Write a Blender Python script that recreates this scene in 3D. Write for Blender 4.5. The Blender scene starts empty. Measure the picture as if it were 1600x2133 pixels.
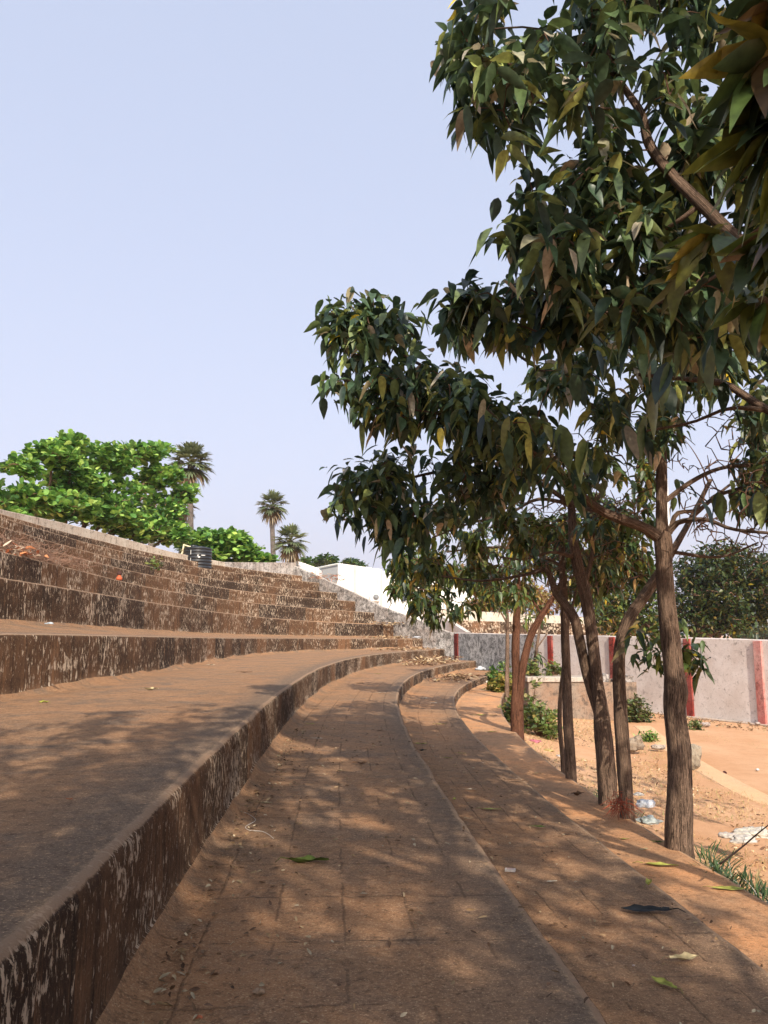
import bpy, math, random
import numpy as np
from mathutils import Vector
random.seed(7); RNG = np.random.default_rng(7)
SC = bpy.context.scene
COL = SC.collection

# ------------------------------------------------------------------ camera, sky, sun, exposure
F_PX, HOR, IW, IH = 1700.0, 1322.0, 1600.0, 2133.0
PITCH = math.atan((HOR - IH / 2) / F_PX)
cam_d = bpy.data.cameras.new('camera'); cam = bpy.data.objects.new('camera', cam_d); COL.objects.link(cam)
cam_d.sensor_fit = 'VERTICAL'; cam_d.sensor_height = 36.0; cam_d.lens = 36.0 * F_PX / IH
cam_d.clip_start = 0.05; cam_d.clip_end = 8000
cam.rotation_euler = (math.pi / 2 + PITCH, 0, 0)
SC.camera = cam

SUN_AZ = (0.27, -0.963)              # ground direction towards the sun
SUN_EL = math.radians(36)
world = bpy.data.worlds.new('World'); SC.world = world; world.use_nodes = True
wn = world.node_tree.nodes; wl = world.node_tree.links
sky = wn.new('ShaderNodeTexSky'); sky.sky_type = 'NISHITA'; sky.sun_disc = False
sky.sun_elevation = SUN_EL; sky.sun_rotation = math.atan2(SUN_AZ[0], SUN_AZ[1])
sky.air_density = 1.0; sky.dust_density = 5.0; sky.ozone_density = 2.0; sky.altitude = 20
hsv = wn.new('ShaderNodeHueSaturation'); hsv.inputs['Saturation'].default_value = 0.55
hsv.inputs['Hue'].default_value = 0.52
wl.new(sky.outputs[0], hsv.inputs['Color'])
veil = wn.new('ShaderNodeMix'); veil.data_type = 'RGBA'; veil.inputs[0].default_value = 0.62; veil.inputs[7].default_value = (3.2, 3.75, 5.0, 1)   # dry-season dust veil
wl.new(hsv.outputs[0], veil.inputs[6]); wl.new(veil.outputs[2], wn['Background'].inputs['Color'])
wn['Background'].inputs['Strength'].default_value = 0.15
sun_d = bpy.data.lights.new('sun', 'SUN'); sun = bpy.data.objects.new('sun', sun_d); COL.objects.link(sun)
sun_d.energy = 5.0; sun_d.angle = math.radians(0.6); sun_d.color = (1.0, 0.88, 0.73)
sd = Vector((SUN_AZ[0] * math.cos(SUN_EL), SUN_AZ[1] * math.cos(SUN_EL), math.sin(SUN_EL)))
sun.rotation_euler = sd.to_track_quat('Z', 'Y').to_euler()
SC.cycles.volume_bounces = 1
SC.view_settings.view_transform = 'Standard'; SC.view_settings.look = 'None'
SC.view_settings.exposure = 0.55; SC.view_settings.gamma = 1.0

# ------------------------------------------------------------------ helpers
CP, SP = math.cos(PITCH), math.sin(PITCH)
def ray(u, v):
    x = (u - IW / 2) / F_PX; y = (IH / 2 - v) / F_PX
    return np.array([x, CP - y * SP, SP + y * CP])
def at(u, v, d):                     # point of the place seen at (u, v), d metres ahead
    r = ray(u, v); return r * (d / r[1])
def on(u, v, z):                     # point on the level z
    r = ray(u, v); return r * (z / r[2])
def project(P):
    P = np.atleast_2d(P); zc = P[:, 1] * CP + P[:, 2] * SP; yc = -P[:, 1] * SP + P[:, 2] * CP
    return np.stack([IW / 2 + F_PX * P[:, 0] / zc, IH / 2 - F_PX * yc / zc], -1)

def _hash(ix, iy, iz):
    h = (ix * 374761393 + iy * 668265263 + iz * 2147483647 % 1013904223 + iz * 97 * 7919) & 0xffffffff
    h = ((h ^ (h >> 13)) * 1274126177) & 0xffffffff
    return ((h ^ (h >> 16)) & 0xffff) / 65535.0
def vnoise(P, scale=1.0, octs=3):
    P = np.asarray(P, float) * scale; out = 0; amp = 1; tot = 0
    for o in range(octs):
        i = np.floor(P).astype(np.int64); f = P - i; f = f * f * (3 - 2 * f); r = 0
        for dx in (0, 1):
            for dy in (0, 1):
                for dz in (0, 1):
                    w = (f[..., 0] if dx else 1 - f[..., 0]) * (f[..., 1] if dy else 1 - f[..., 1]) * (f[..., 2] if dz else 1 - f[..., 2])
                    r = r + w * _hash(i[..., 0] + dx, i[..., 1] + dy, i[..., 2] + dz)
        out = out + amp * (r - 0.5); tot += amp; amp *= 0.5; P = P * 2.03 + 11.3
    return out / tot

def empty(name, loc, label=None, cat=None, group=None, kind=None):
    o = bpy.data.objects.new(name, None); COL.objects.link(o); o.location = loc; o.empty_display_size = 0.2
    tag(o, label, cat, group, kind); return o
def tag(o, label=None, cat=None, group=None, kind=None):
    for k, v in (('label', label), ('category', cat), ('group', group), ('kind', kind)):
        if v: o[k] = v
    return o

class MB:
    """collects verts/faces of ONE mesh"""
    def __init__(s): s.v = []; s.f = []; s.uv = []; s.col = []; s.n = 0; s.has_uv = False; s.has_col = False; s.mi = []
    def add(s, V, Fc, UV=None, COLR=None, mi=0):
        V = np.asarray(V, float).reshape(-1, 3); s.v.append(V)
        Fc = [np.asarray(Fc)] if isinstance(Fc, np.ndarray) else Fc
        for F in Fc:
            F = np.asarray(F, int)
            if len(F): s.f.append(F + s.n); s.mi.append(np.full(len(F), mi))
        s.uv.append(UV if UV is not None else V[:, :2]); s.has_uv |= UV is not None
        if COLR is not None: s.has_col = True; s.col.append(COLR)
        else: s.col.append(np.ones((len(V), 3)) * 0.5)
        s.n += len(V)
    def build(s, name, mats, parent=None, smooth=True, loc=None):
        V = np.concatenate(s.v); 
        origin = np.array(loc if loc is not None else ((0, 0, 0)), float)
        V = V - origin
        me = bpy.data.meshes.new(name)
        nl = sum(F.size for F in s.f); npoly = sum(len(F) for F in s.f)
        me.vertices.add(len(V)); me.vertices.foreach_set('co', V.astype(np.float32).ravel())
        me.loops.add(nl); me.polygons.add(npoly)
        li = np.concatenate([F.ravel() for F in s.f]); tot = np.concatenate([np.full(len(F), F.shape[1]) for F in s.f])
        me.loops.foreach_set('vertex_index', li.astype(np.int32))
        me.polygons.foreach_set('loop_start', np.concatenate([[0], np.cumsum(tot)[:-1]]).astype(np.int32))
        me.polygons.foreach_set('loop_total', tot.astype(np.int32))
        me.polygons.foreach_set('material_index', np.concatenate(s.mi).astype(np.int32))
        me.polygons.foreach_set('use_smooth', np.full(npoly, smooth))
        if s.has_uv:
            uvl = me.uv_layers.new(name='UVMap'); U = np.concatenate(s.uv)[li]
            uvl.data.foreach_set('uv', U.astype(np.float32).ravel())
        if s.has_col:
            c = me.color_attributes.new('tint', 'FLOAT_COLOR', 'POINT'); Cc = np.concatenate(s.col)
            c.data.foreach_set('color', np.concatenate([Cc, np.ones((len(Cc), 1))], 1).astype(np.float32).ravel())
        me.update(calc_edges=True); me.validate()
        for m in (mats if isinstance(mats, (list, tuple)) else [mats]): me.materials.append(m)
        o = bpy.data.objects.new(name, me); COL.objects.link(o); o.location = origin
        if parent is not None:
            o.parent = parent
            w = np.zeros(3); q = parent
            while q is not None: w += np.array(q.location); q = q.parent
            o.location = (origin if loc is not None else 0 * origin) - w
        return o
    def grid(s, P, UV=None, mi=0, COLR=None):          # P (n, m, 3)
        n, m = P.shape[:2]; i = np.arange((n - 1) * (m - 1)); r, c = i // (m - 1), i % (m - 1)
        a = r * m + c; s.add(P.reshape(-1, 3), np.stack([a, a + 1, a + m + 1, a + m], 1), None if UV is None else UV.reshape(-1, 2), COLR, mi)
    def box(s, lo, hi, mi=0, M=None):
        lo = np.array(lo, float); hi = np.array(hi, float)
        V = np.array([[(lo, hi)[i][0], (lo, hi)[j][1], (lo, hi)[k][2]] for k in (0, 1) for j in (0, 1) for i in (0, 1)])
        if M is not None: V = M(V)
        s.add(V, np.array([[0, 2, 3, 1], [4, 5, 7, 6], [0, 1, 5, 4], [2, 6, 7, 3], [0, 4, 6, 2], [1, 3, 7, 5]]), mi=mi)
    def tube(s, path, rad, ring=8, bark=0.0, cap=True, seed=0.0, mi=0):
        path = np.asarray(path, float); rad = np.asarray(rad, float); n = len(path)
        T = np.gradient(path, axis=0); T /= np.linalg.norm(T, axis=1)[:, None] + 1e-9
        up = np.array([0, 0, 1.0]) if abs(T[0][2]) < 0.9 else np.array([1.0, 0, 0])
        N = np.zeros_like(T); a = up - T[0] * (up @ T[0]); N[0] = a / np.linalg.norm(a)
        for i in range(1, n):
            a = N[i - 1] - T[i] * (N[i - 1] @ T[i]); N[i] = a / (np.linalg.norm(a) + 1e-9)
        B = np.cross(T, N); th = np.linspace(0, 2 * np.pi, ring, endpoint=False)
        dirs = N[:, None] * np.cos(th)[None, :, None] + B[:, None] * np.sin(th)[None, :, None]
        R = np.repeat(rad[:, None], ring, 1)
        L = np.concatenate([[0], np.cumsum(np.linalg.norm(np.diff(path, axis=0), axis=1))])
        if bark:
            q = np.stack([np.cos(th)[None] * 2.6 + 0 * L[:, None], np.sin(th)[None] * 2.6 + 0 * L[:, None], L[:, None] * 3.2 + 0 * th[None] + seed], -1)
            R = R * (1 + bark * 1.3 * vnoise(q, 1.6, 4))
            q2 = np.stack([np.cos(th)[None] + 0 * L[:, None], np.sin(th)[None] + 0 * L[:, None], L[:, None] * 1.4 + seed + 0 * th[None]], -1)
            R = R * (1 + bark * 0.8 * vnoise(q2, 1.1, 2))
        V = path[:, None] + dirs * R[..., None]
        i = np.arange((n - 1) * ring); r, c = i // ring, i % ring; c2 = (c + 1) % ring
        Fq = np.stack([r * ring + c, r * ring + c2, (r + 1) * ring + c2, (r + 1) * ring + c], 1)
        UV = np.stack([np.repeat(th[None] * 0.16, n, 0), np.repeat(L[:, None], ring, 1)], -1).reshape(-1, 2)
        Vf = V.reshape(-1, 3)
        if cap:
            Vf = np.concatenate([Vf, path[:1], path[-1:]]); UV = np.concatenate([UV, [[0, 0]], [[0, L[-1]]]])
            k = np.arange(ring); a = n * ring
            s.add(Vf, [Fq, np.stack([np.full(ring, a), (k + 1) % ring, k], 1), np.stack([np.full(ring, a + 1), (n - 1) * ring + k, (n - 1) * ring + (k + 1) % ring], 1)], UV, mi=mi)
        else: s.add(Vf, Fq, UV, mi=mi)
    def ball(s, c, r, n=8, mi=0, rough=0.0, sc=(1, 1, 1), seed=0.0):
        th = np.linspace(0, 2 * np.pi, 2 * n, endpoint=False); ph = np.linspace(0.02, np.pi - 0.02, n + 1)
        D = np.stack([np.sin(ph)[:, None] * np.cos(th), np.sin(ph)[:, None] * np.sin(th), np.cos(ph)[:, None] + 0 * th], -1)
        R = r * (1 + rough * 2 * vnoise(D + seed, 1.7, 3))
        V = np.array(c) + D * R[..., None] * np.array(sc); m = 2 * n
        i = np.arange(n * m); a, b = i // m, i % m; b2 = (b + 1) % m
        s.add(V.reshape(-1, 3), [np.stack([a * m + b, (a + 1) * m + b, (a + 1) * m + b2, a * m + b2], 1), np.arange(m)[None], (n * m + np.arange(m))[None, ::-1]], mi=mi)

def resample(pts, step):
    pts = np.asarray(pts, float); k = len(pts)
    if k > 2:                                           # Catmull-Rom
        P = np.vstack([2 * pts[0] - pts[1], pts, 2 * pts[-1] - pts[-2]]); out = []
        for i in range(1, k):
            for t in np.linspace(0, 1, 12, endpoint=False):
                p0, p1, p2, p3 = P[i - 1:i + 3]
                out.append(0.5 * ((2 * p1) + (p2 - p0) * t + (2 * p0 - 5 * p1 + 4 * p2 - p3) * t * t + (3 * p1 - p0 - 3 * p2 + p3) * t ** 3))
        pts = np.array(out + [pts[-1]])
    L = np.concatenate([[0], np.cumsum(np.linalg.norm(np.diff(pts[:, :3], axis=0), axis=1))]); n = max(3, int(L[-1] / step) + 1)
    s = np.linspace(0, L[-1], n); return np.stack([np.interp(s, L, pts[:, j]) for j in range(pts.shape[1])], -1)

# ---- materials
def new_mat(name):
    m = bpy.data.materials.new(name); m.use_nodes = True; nt = m.node_tree
    return m, nt.nodes, nt.links, nt.nodes['Principled BSDF']
class NT:
    def __init__(s, name, rough=0.9, spec=0.25):
        s.m, s.n, s.l, s.b = new_mat(name); s.b.inputs['Roughness'].default_value = rough
        s.b.inputs['Specular IOR Level'].default_value = spec; s.tc = s.n.new('ShaderNodeTexCoord')
    def coord(s, kind='Object', scale=(1, 1, 1)):
        mp = s.n.new('ShaderNodeMapping'); mp.inputs['Scale'].default_value = scale
        s.l.new(s.tc.outputs[kind], mp.inputs['Vector']); return mp.outputs[0]
    def noise(s, vec, scale, detail=4, rough=0.6, dist=0.0):
        t = s.n.new('ShaderNodeTexNoise'); t.inputs['Scale'].default_value = scale; t.inputs['Detail'].default_value = detail
        t.inputs['Roughness'].default_value = rough; t.inputs['Distortion'].default_value = dist; s.l.new(vec, t.inputs['Vector']); return t.outputs['Fac']
    def ramp(s, fac, a, b, lo=0.0, hi=1.0):
        r = s.n.new('ShaderNodeMapRange'); r.inputs['From Min'].default_value = a; r.inputs['From Max'].default_value = b
        r.inputs['To Min'].default_value = lo; r.inputs['To Max'].default_value = hi; s.l.new(fac, r.inputs['Value']); return r.outputs[0]
    def mix(s, fac, a, b):
        x = s.n.new('ShaderNodeMix'); x.data_type = 'RGBA'
        for key, val in ((0, fac), (6, a), (7, b)):
            if hasattr(val, 'is_linked') or hasattr(val, 'links'): s.l.new(val, x.inputs[key])
            else: x.inputs[key].default_value = val if key == 0 else (*val, 1)
        return x.outputs[2]
    def math(s, op, a, b=0.0):
        x = s.n.new('ShaderNodeMath'); x.operation = op
        for i, v in enumerate((a, b)):
            if hasattr(v, 'links'): s.l.new(v, x.inputs[i])
            else: x.inputs[i].default_value = v
        return x.outputs[0]
    def sep(s, vec):
        x = s.n.new('ShaderNodeSeparateXYZ'); s.l.new(vec, x.inputs[0]); return x.outputs
    def bump(s, h, strength=0.4, dist=0.01):
        b = s.n.new('ShaderNodeBump'); b.inputs['Strength'].default_value = strength; b.inputs['Distance'].default_value = dist
        s.l.new(h, b.inputs['Height']); s.l.new(b.outputs[0], s.b.inputs['Normal'])
    def out(s, col, gain=None):
        if gain: x = s.n.new('ShaderNodeMix'); x.data_type = 'RGBA'; x.blend_type = 'MULTIPLY'; x.clamp_result = False; x.inputs[0].default_value = 1; x.inputs[7].default_value = (*gain, 1); s.l.new(col, x.inputs[6]); col = x.outputs[2]
        s.l.new(col, s.b.inputs['Base Color']); return s.m
    def wnoise1(s, v):
        x = s.n.new('ShaderNodeTexWhiteNoise'); x.noise_dimensions = '1D'; s.l.new(v, x.inputs['W']); return x.outputs['Value']

def mat_riser(name, amt=0.5, warm=0.5, dark=1.0, panel=1.1, fine_=1.0, edge=.022, asp=5.5):
    N = NT(name, 0.95, 0.1); uv = N.sep(N.tc.outputs['UV']); f = fine_
    pan = N.wnoise1(N.math('FLOOR', N.math('MULTIPLY', uv[0], 1 / panel)))
    c1 = N.coord('UV', (1, 1, 1))
    low = N.noise(N.coord('UV', (1.1, 1.3, 1)), 1.0, 4, .65)
    fine = N.noise(c1, 70 * f, 5, 0.75)
    base = N.mix(N.ramp(low, .38, .66), (0.045 * dark, 0.030 * dark, 0.021 * dark), (0.135 * dark, 0.078 * dark, 0.046 * dark))
    base = N.mix(N.ramp(pan, .72, .76, 0, .5 * warm), base, (0.23, 0.125, 0.065))
    base = N.mix(N.ramp(pan, .18, .14, 0, .7), base, (0.024, 0.019, 0.017))
    runs = N.noise(N.coord('UV', (8 * f, 0.7, 1)), 1.0, 5, .65)
    base = N.mix(N.ramp(runs, .50, .66, 0, .75), base, (0.020, 0.015, 0.012))
    runs2 = N.noise(N.coord('UV', (6 * f, 0.8, 1)), 1.9, 5, .65)
    base = N.mix(N.ramp(runs2, .56, .72, 0, .6 * warm), base, (0.27, 0.155, 0.085))
    mott = N.noise(N.coord('UV', (26 * f, 14 * f, 1)), 1.0, 6, .8)
    base = N.mix(N.ramp(mott, .52, .62, 0, .5), base, (.018, .014, .011)); base = N.mix(N.ramp(mott, .46, .38, 0, .3), base, (.21, .135, .085))
    spots = N.noise(N.coord('UV', (24 * f, asp * f, 1)), 1.0, 7, .72, .5)
    msk = N.noise(N.coord('UV', (1.1, 1.6, 1)), 1.3, 5, .7)
    th = N.ramp(msk, .36, .64, .66 - .05 * amt, .545 - .085 * amt)
    white = N.ramp(N.math('SUBTRACT', spots, th), 0.0, 0.03)
    wc = N.mix(fine, (0.64, 0.57, 0.47), (.40, .32, .24))
    base = N.mix(N.math('MULTIPLY', white, .85), base, wc)
    spk = N.ramp(N.noise(N.coord('UV', (80 * f, 45 * f, 1)), 1.0, 4, .8), .60, .66)
    base = N.mix(N.math('MULTIPLY', spk, .65), base, (0.42, 0.33, 0.23))
    joint = N.math('ABSOLUTE', N.math('SUBTRACT', N.math('FRACT', N.math('ADD', N.math('MULTIPLY', uv[0], 1 / panel), N.math('MULTIPLY', low, .05))), .5))
    base = N.mix(N.ramp(joint, .490, .497, 0, .5), base, (0.02, 0.015, 0.012))
    ev = N.math('ADD', uv[1], N.math('ADD', N.math('MULTIPLY', mott, edge * 2.2), N.math('MULTIPLY', runs, edge * 1.2)))
    base = N.mix(N.ramp(ev, edge * 1.35, edge * 1.75, 0, .8), base, N.mix(fine, (.40, .30, .215), (.25, .18, .125)))
    h = N.math('ADD', N.math('MULTIPLY', white, -0.6), N.math('ADD', N.math('MULTIPLY', fine, .9), N.math('MULTIPLY', mott, 1.2)))
    N.bump(h, .85, .014); return N.out(base, (1.12, 1.03, .96))

def mat_tread(name, orange=0.4, grey=0.5, tiles=True, bright=1.0):
    N = NT(name, 0.95, 0.12); oc = N.coord('Object'); uv = N.tc.outputs['UV']; us = N.sep(uv)
    b = bright
    n1 = N.noise(oc, 1.1, 5, .62); n2 = N.noise(oc, 3.7, 6, .7, .4); n3 = N.noise(oc, 17, 7, .8, .3); pit = N.noise(oc, 55, 6, .82); grain = N.noise(oc, 120, 4, .85); scr = N.noise(N.coord('Object', (1, 3.2, 1)), 9, 7, .82, 1.2)
    base = N.mix(N.ramp(n2, .3, .7), (.215 * b, .142 * b, .098 * b), (.34 * b, .215 * b, .138 * b))
    base = N.mix(N.ramp(n1, .42, .66, 0, orange), base, (.47 * b, .25 * b, .13 * b))
    g = N.ramp(N.noise(oc, 1.9, 6, .75, .5), .47, .62, 0, grey)
    lip = N.math('MULTIPLY', N.ramp(N.math('ADD', us[1], N.math('MULTIPLY', n2, .35)), .62, .22), N.math('ADD', grey * .5, N.math('MULTIPLY', grey, 1.0)))
    base = N.mix(N.math('MAXIMUM', g, N.math('MINIMUM', lip, .8)), base, (.145 * b, .125 * b, .115 * b))
    base = N.mix(N.ramp(n3, .53, .64, 0, .60), base, (.085 * b, .058 * b, .043 * b))
    base = N.mix(N.ramp(n3, .46, .36, 0, .45), base, (.46 * b, .32 * b, .21 * b))
    base = N.mix(N.ramp(scr, .57, .64, 0, .55), base, (.075 * b, .052 * b, .040 * b))
    base = N.mix(N.ramp(pit, .57, .63, 0, .7), base, (.05, .036, .027))
    base = N.mix(N.ramp(pit, .42, .36, 0, .55), base, (.52, .39, .27))
    base = N.mix(N.ramp(grain, .57, .63, 0, .6), base, (.56, .44, .32))
    base = N.mix(N.ramp(grain, .43, .37, 0, .6), base, (.07, .05, .038))
    base = N.mix(N.ramp(N.math('ADD', us[1], N.math('MULTIPLY', n3, .05)), .075, .055, 0, .5), base, (.44 * b, .34 * b, .25 * b))
    h = N.math('ADD', N.math('MULTIPLY', n3, 1.6), N.math('ADD', N.math('MULTIPLY', pit, .8), N.math('MULTIPLY', scr, .8)))
    if tiles:
        wob = N.noise(oc, 7, 5, .7); brk = N.ramp(N.noise(oc, 2.6, 4, .6), .44, .56); L = []
        for ch, sp, w in ((0, .46, .0035), (1, .235, .003)):
            t = N.math('FRACT', N.math('ADD', N.math('MULTIPLY', us[ch], 1 / sp), N.math('MULTIPLY', wob, .15)))
            dd = N.math('ABSOLUTE', N.math('SUBTRACT', t, .5)); L.append(N.ramp(dd, .5 - 2.2 * w / sp, .5 - .6 * w / sp))
        crack = N.math('MULTIPLY', N.math('MAXIMUM', L[0], L[1]), N.ramp(N.math('ADD', brk, N.math('MULTIPLY', N.noise(oc, 15, 2), .6)), .55, .8))
        base = N.mix(N.math('MULTIPLY', crack, .38), base, (.045, .032, .025))
        h = N.math('SUBTRACT', h, N.math('MULTIPLY', crack, .7))
    N.bump(h, .9, .014); return N.out(base, (1.27, 1.12, .93))

def mat_plaster(name, top=(.62, .58, .53), stain=(.06, .055, .05), amt=.5, tint=(.45, .38, .31), streak=1.0):
    N = NT(name, .95, .1); oc = N.coord('Object')
    n1 = N.noise(oc, 1.3, 5, .65); n2 = N.noise(oc, 5.5, 7, .8, .5); st = N.noise(N.coord('Object', (7, 7, .7 if streak == 1 else 2.2 if streak else 6)), 1.4, 6, .75); sp = N.noise(oc, 24, 6, .85)
    base = N.mix(N.ramp(n1, .35, .65), top, tint)
    base = N.mix(N.ramp(st, .60 - .16 * amt, .72 - .16 * amt, 0, .55 if streak else .3), base, stain)
    base = N.mix(N.ramp(n2, .60 - .16 * amt, .66 - .10 * amt, 0, .75), base, stain)
    base = N.mix(N.ramp(sp, .60 - .1 * amt, .66 - .1 * amt, 0, .7), base, tuple(c * .8 for c in stain))
    base = N.mix(N.ramp(sp, .40, .34, 0, .6), base, tuple(min(.85, c * 1.25) for c in top))
    N.bump(N.math('ADD', n2, N.math('MULTIPLY', sp, .6)), .6, .014); return N.out(base)

def mat_plain(name, col, rough=.6, spec=.3, var=.25, scale=8, metal=0.0, alpha=None):
    N = NT(name, rough, spec); n = N.noise(N.coord('Object'), scale, 5, .65); N.b.inputs['Metallic'].default_value = metal
    m = N.out(N.mix(N.ramp(n, .3, .7), tuple(c * (1 - var) for c in col), tuple(min(1, c * (1 + var)) for c in col)))
    N.bump(n, .2, .004); return m

def mat_bark(name, dark=(.030, .020, .016), light=(.40, .27, .19)):
    N = NT(name, .92, .12)
    a = N.noise(N.coord('UV', (34, 3.6, 1)), 1.3, 7, .75, 1.6); b = N.noise(N.coord('UV', (5, 2, 1)), 1.2, 4, .6); c = N.noise(N.coord('UV', (80, 22, 1)), 1.4, 5, .78, .6)
    base = N.mix(N.ramp(a, .42, .56), dark, light)
    base = N.mix(N.ramp(b, .42, .68, 0, .65), base, tuple(x * .32 for x in light))
    base = N.mix(N.ramp(c, .55, .66, 0, .5), base, tuple(min(1, x * 1.9) for x in light))
    base = N.mix(N.ramp(c, .45, .36, 0, .6), base, dark)
    N.bump(N.math('ADD', N.math('MULTIPLY', a, 1.4), N.math('MULTIPLY', c, .6)), 1.0, .03); return N.out(base)

def mat_leaf(name, rough=.42, trans=.22, back=(1.5, 1.35, 1.25), spec=.4):
    m, n, l, b = new_mat(name); at_ = n.new('ShaderNodeAttribute'); at_.attribute_name = 'tint'
    geo = n.new('ShaderNodeNewGeometry'); mx = n.new('ShaderNodeMix'); mx.data_type = 'RGBA'
    sc = n.new('ShaderNodeMix'); sc.data_type = 'RGBA'; sc.blend_type = 'MULTIPLY'; sc.inputs[0].default_value = 1; sc.inputs[7].default_value = (*back, 1)
    tc = n.new('ShaderNodeTexCoord'); nz = n.new('ShaderNodeTexNoise'); nz.inputs['Scale'].default_value = 40; nz.inputs['Detail'].default_value = 3
    l.new(tc.outputs['Object'], nz.inputs['Vector'])
    mr = n.new('ShaderNodeMapRange'); mr.inputs['From Min'].default_value = .3; mr.inputs['From Max'].default_value = .7; mr.inputs['To Min'].default_value = .72; mr.inputs['To Max'].default_value = 1.3
    l.new(nz.outputs['Fac'], mr.inputs['Value'])
    vm = n.new('ShaderNodeVectorMath'); vm.operation = 'SCALE'; l.new(at_.outputs['Color'], vm.inputs[0]); l.new(mr.outputs[0], vm.inputs['Scale'])
    l.new(vm.outputs[0], sc.inputs[6]); l.new(geo.outputs['Backfacing'], mx.inputs[0]); l.new(vm.outputs[0], mx.inputs[6]); l.new(sc.outputs[2], mx.inputs[7])
    l.new(mx.outputs[2], b.inputs['Base Color']); b.inputs['Roughness'].default_value = rough; b.inputs['Specular IOR Level'].default_value = spec
    tr = n.new('ShaderNodeBsdfTranslucent'); l.new(mx.outputs[2], tr.inputs['Color'])
    ms = n.new('ShaderNodeMixShader'); ms.inputs[0].default_value = trans; out = n['Material Output']
    l.new(b.outputs[0], ms.inputs[1]); l.new(tr.outputs[0], ms.inputs[2]); l.new(ms.outputs[0], out.inputs['Surface']); return m

# ---- leaves
def leaf_mesh(mb, P0, A, L, Wd, droop, tint, shape='lance', fold=.3, roll=None, rows=None):
    """P0 base points, A axis dirs, L lengths, Wd widths (n,), droop (n,), tint (n,3)"""
    n = len(P0); A = A / np.linalg.norm(A, axis=1)[:, None]
    prof = {'lance': ([0, .12, .32, .56, .8, 1], [.03, .33, .49, .46, .24, .0]), 'obov': ([0, .25, .6, .86, 1], [.03, .2, .46, .45, .12]),
            'blade': ([0, .3, .6, .85, 1], [.3, .5, .42, .25, .0])}[shape]
    if rows: prof = rows
    ts, ws = map(np.array, prof); up = np.array([0, 0, 1.0])
    side = np.cross(A, up); bad = np.linalg.norm(side, axis=1) < .1; side[bad] = np.array([1, 0, 0]); side /= np.linalg.norm(side, axis=1)[:, None]
    nor = np.cross(side, A)
    if roll is not None:
        c, s_ = np.cos(roll)[:, None], np.sin(roll)[:, None]; side, nor = side * c + nor * s_, nor * c - side * s_
    V = []
    wav = RNG.normal(0, .05, (n, len(ts)))
    for j, (t, w) in enumerate(zip(ts, ws)):
        c = P0 + A * (L * t)[:, None] - np.array([0, 0, 1.0]) * (droop * L * t * t)[:, None] + nor * (wav[:, j] * L * .35)[:, None]
        for q in (-1, 0, 1):
            V.append(c + side * (q * w * Wd)[:, None] + nor * (abs(q) * w * Wd * fold)[:, None])
    m = len(ts) * 3; V = np.stack(V, 1)
    Fq = []
    for j in range(len(ts) - 1):
        a = j * 3
        Fq += [[a, a + 1, a + 4, a + 3], [a + 1, a + 2, a + 5, a + 4]]
    Fq = np.array(Fq); Fa = (np.arange(n) * m)[:, None, None] + Fq[None]
    mb.add(V.reshape(-1, 3), Fa.reshape(-1, 4), None, np.repeat(tint, m, 0))

DARK = np.array([[.026, .048, .026], [.034, .060, .028], [.020, .036, .025], [.052, .082, .030], [.085, .115, .042], [.17, .20, .060], [.17, .165, .105], [.25, .225, .165], [.34, .27, .03]])
PW_DARK = np.array([.22, .22, .15, .14, .12, .07, .045, .03, .005])
MID = np.array([[.03, .055, .02], [.05, .085, .022], [.08, .12, .03], [.14, .165, .035], [.20, .17, .05], [.26, .20, .09], [.36, .28, .03]])
PW_MID = np.array([.24, .27, .22, .13, .07, .04, .03])
ALM = np.array([[.045, .125, .022], [.07, .175, .03], [.11, .235, .04], [.17, .31, .055], [.25, .40, .08], [.03, .08, .02]])
PW_ALM = np.array([.2, .27, .23, .14, .08, .08])
def pick(T, p, n, jit=.18):
    p = p / p.sum(); c = T[RNG.choice(len(T), n, p=p)]; return np.clip(c * (1 + RNG.normal(0, jit, (n, 1))), .004, .8)

def rosettes(mb, C, per, Lm, Wm, T, pT, el=(-70, 25), droop=(.25, .8), shape='lance', fold=.3, axis=None, spread=.05):
    n = len(C); k = n * per; P = np.repeat(C, per, 0) + RNG.normal(0, spread, (k, 3))
    az = RNG.uniform(0, 2 * np.pi, k); e = np.radians(RNG.uniform(el[0], el[1], k))
    A = np.stack([np.cos(az) * np.cos(e), np.sin(az) * np.cos(e), np.sin(e)], -1)
    if axis is not None: A = A + np.repeat(axis, per, 0) * .6
    L = Lm * RNG.uniform(.6, 1.2, k); Wd = Wm * RNG.uniform(.75, 1.25, k)
    leaf_mesh(mb, P, A, L, Wd, RNG.uniform(droop[0], droop[1], k), pick(T, pT, k), shape, fold, RNG.normal(0, .5, k))

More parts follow.
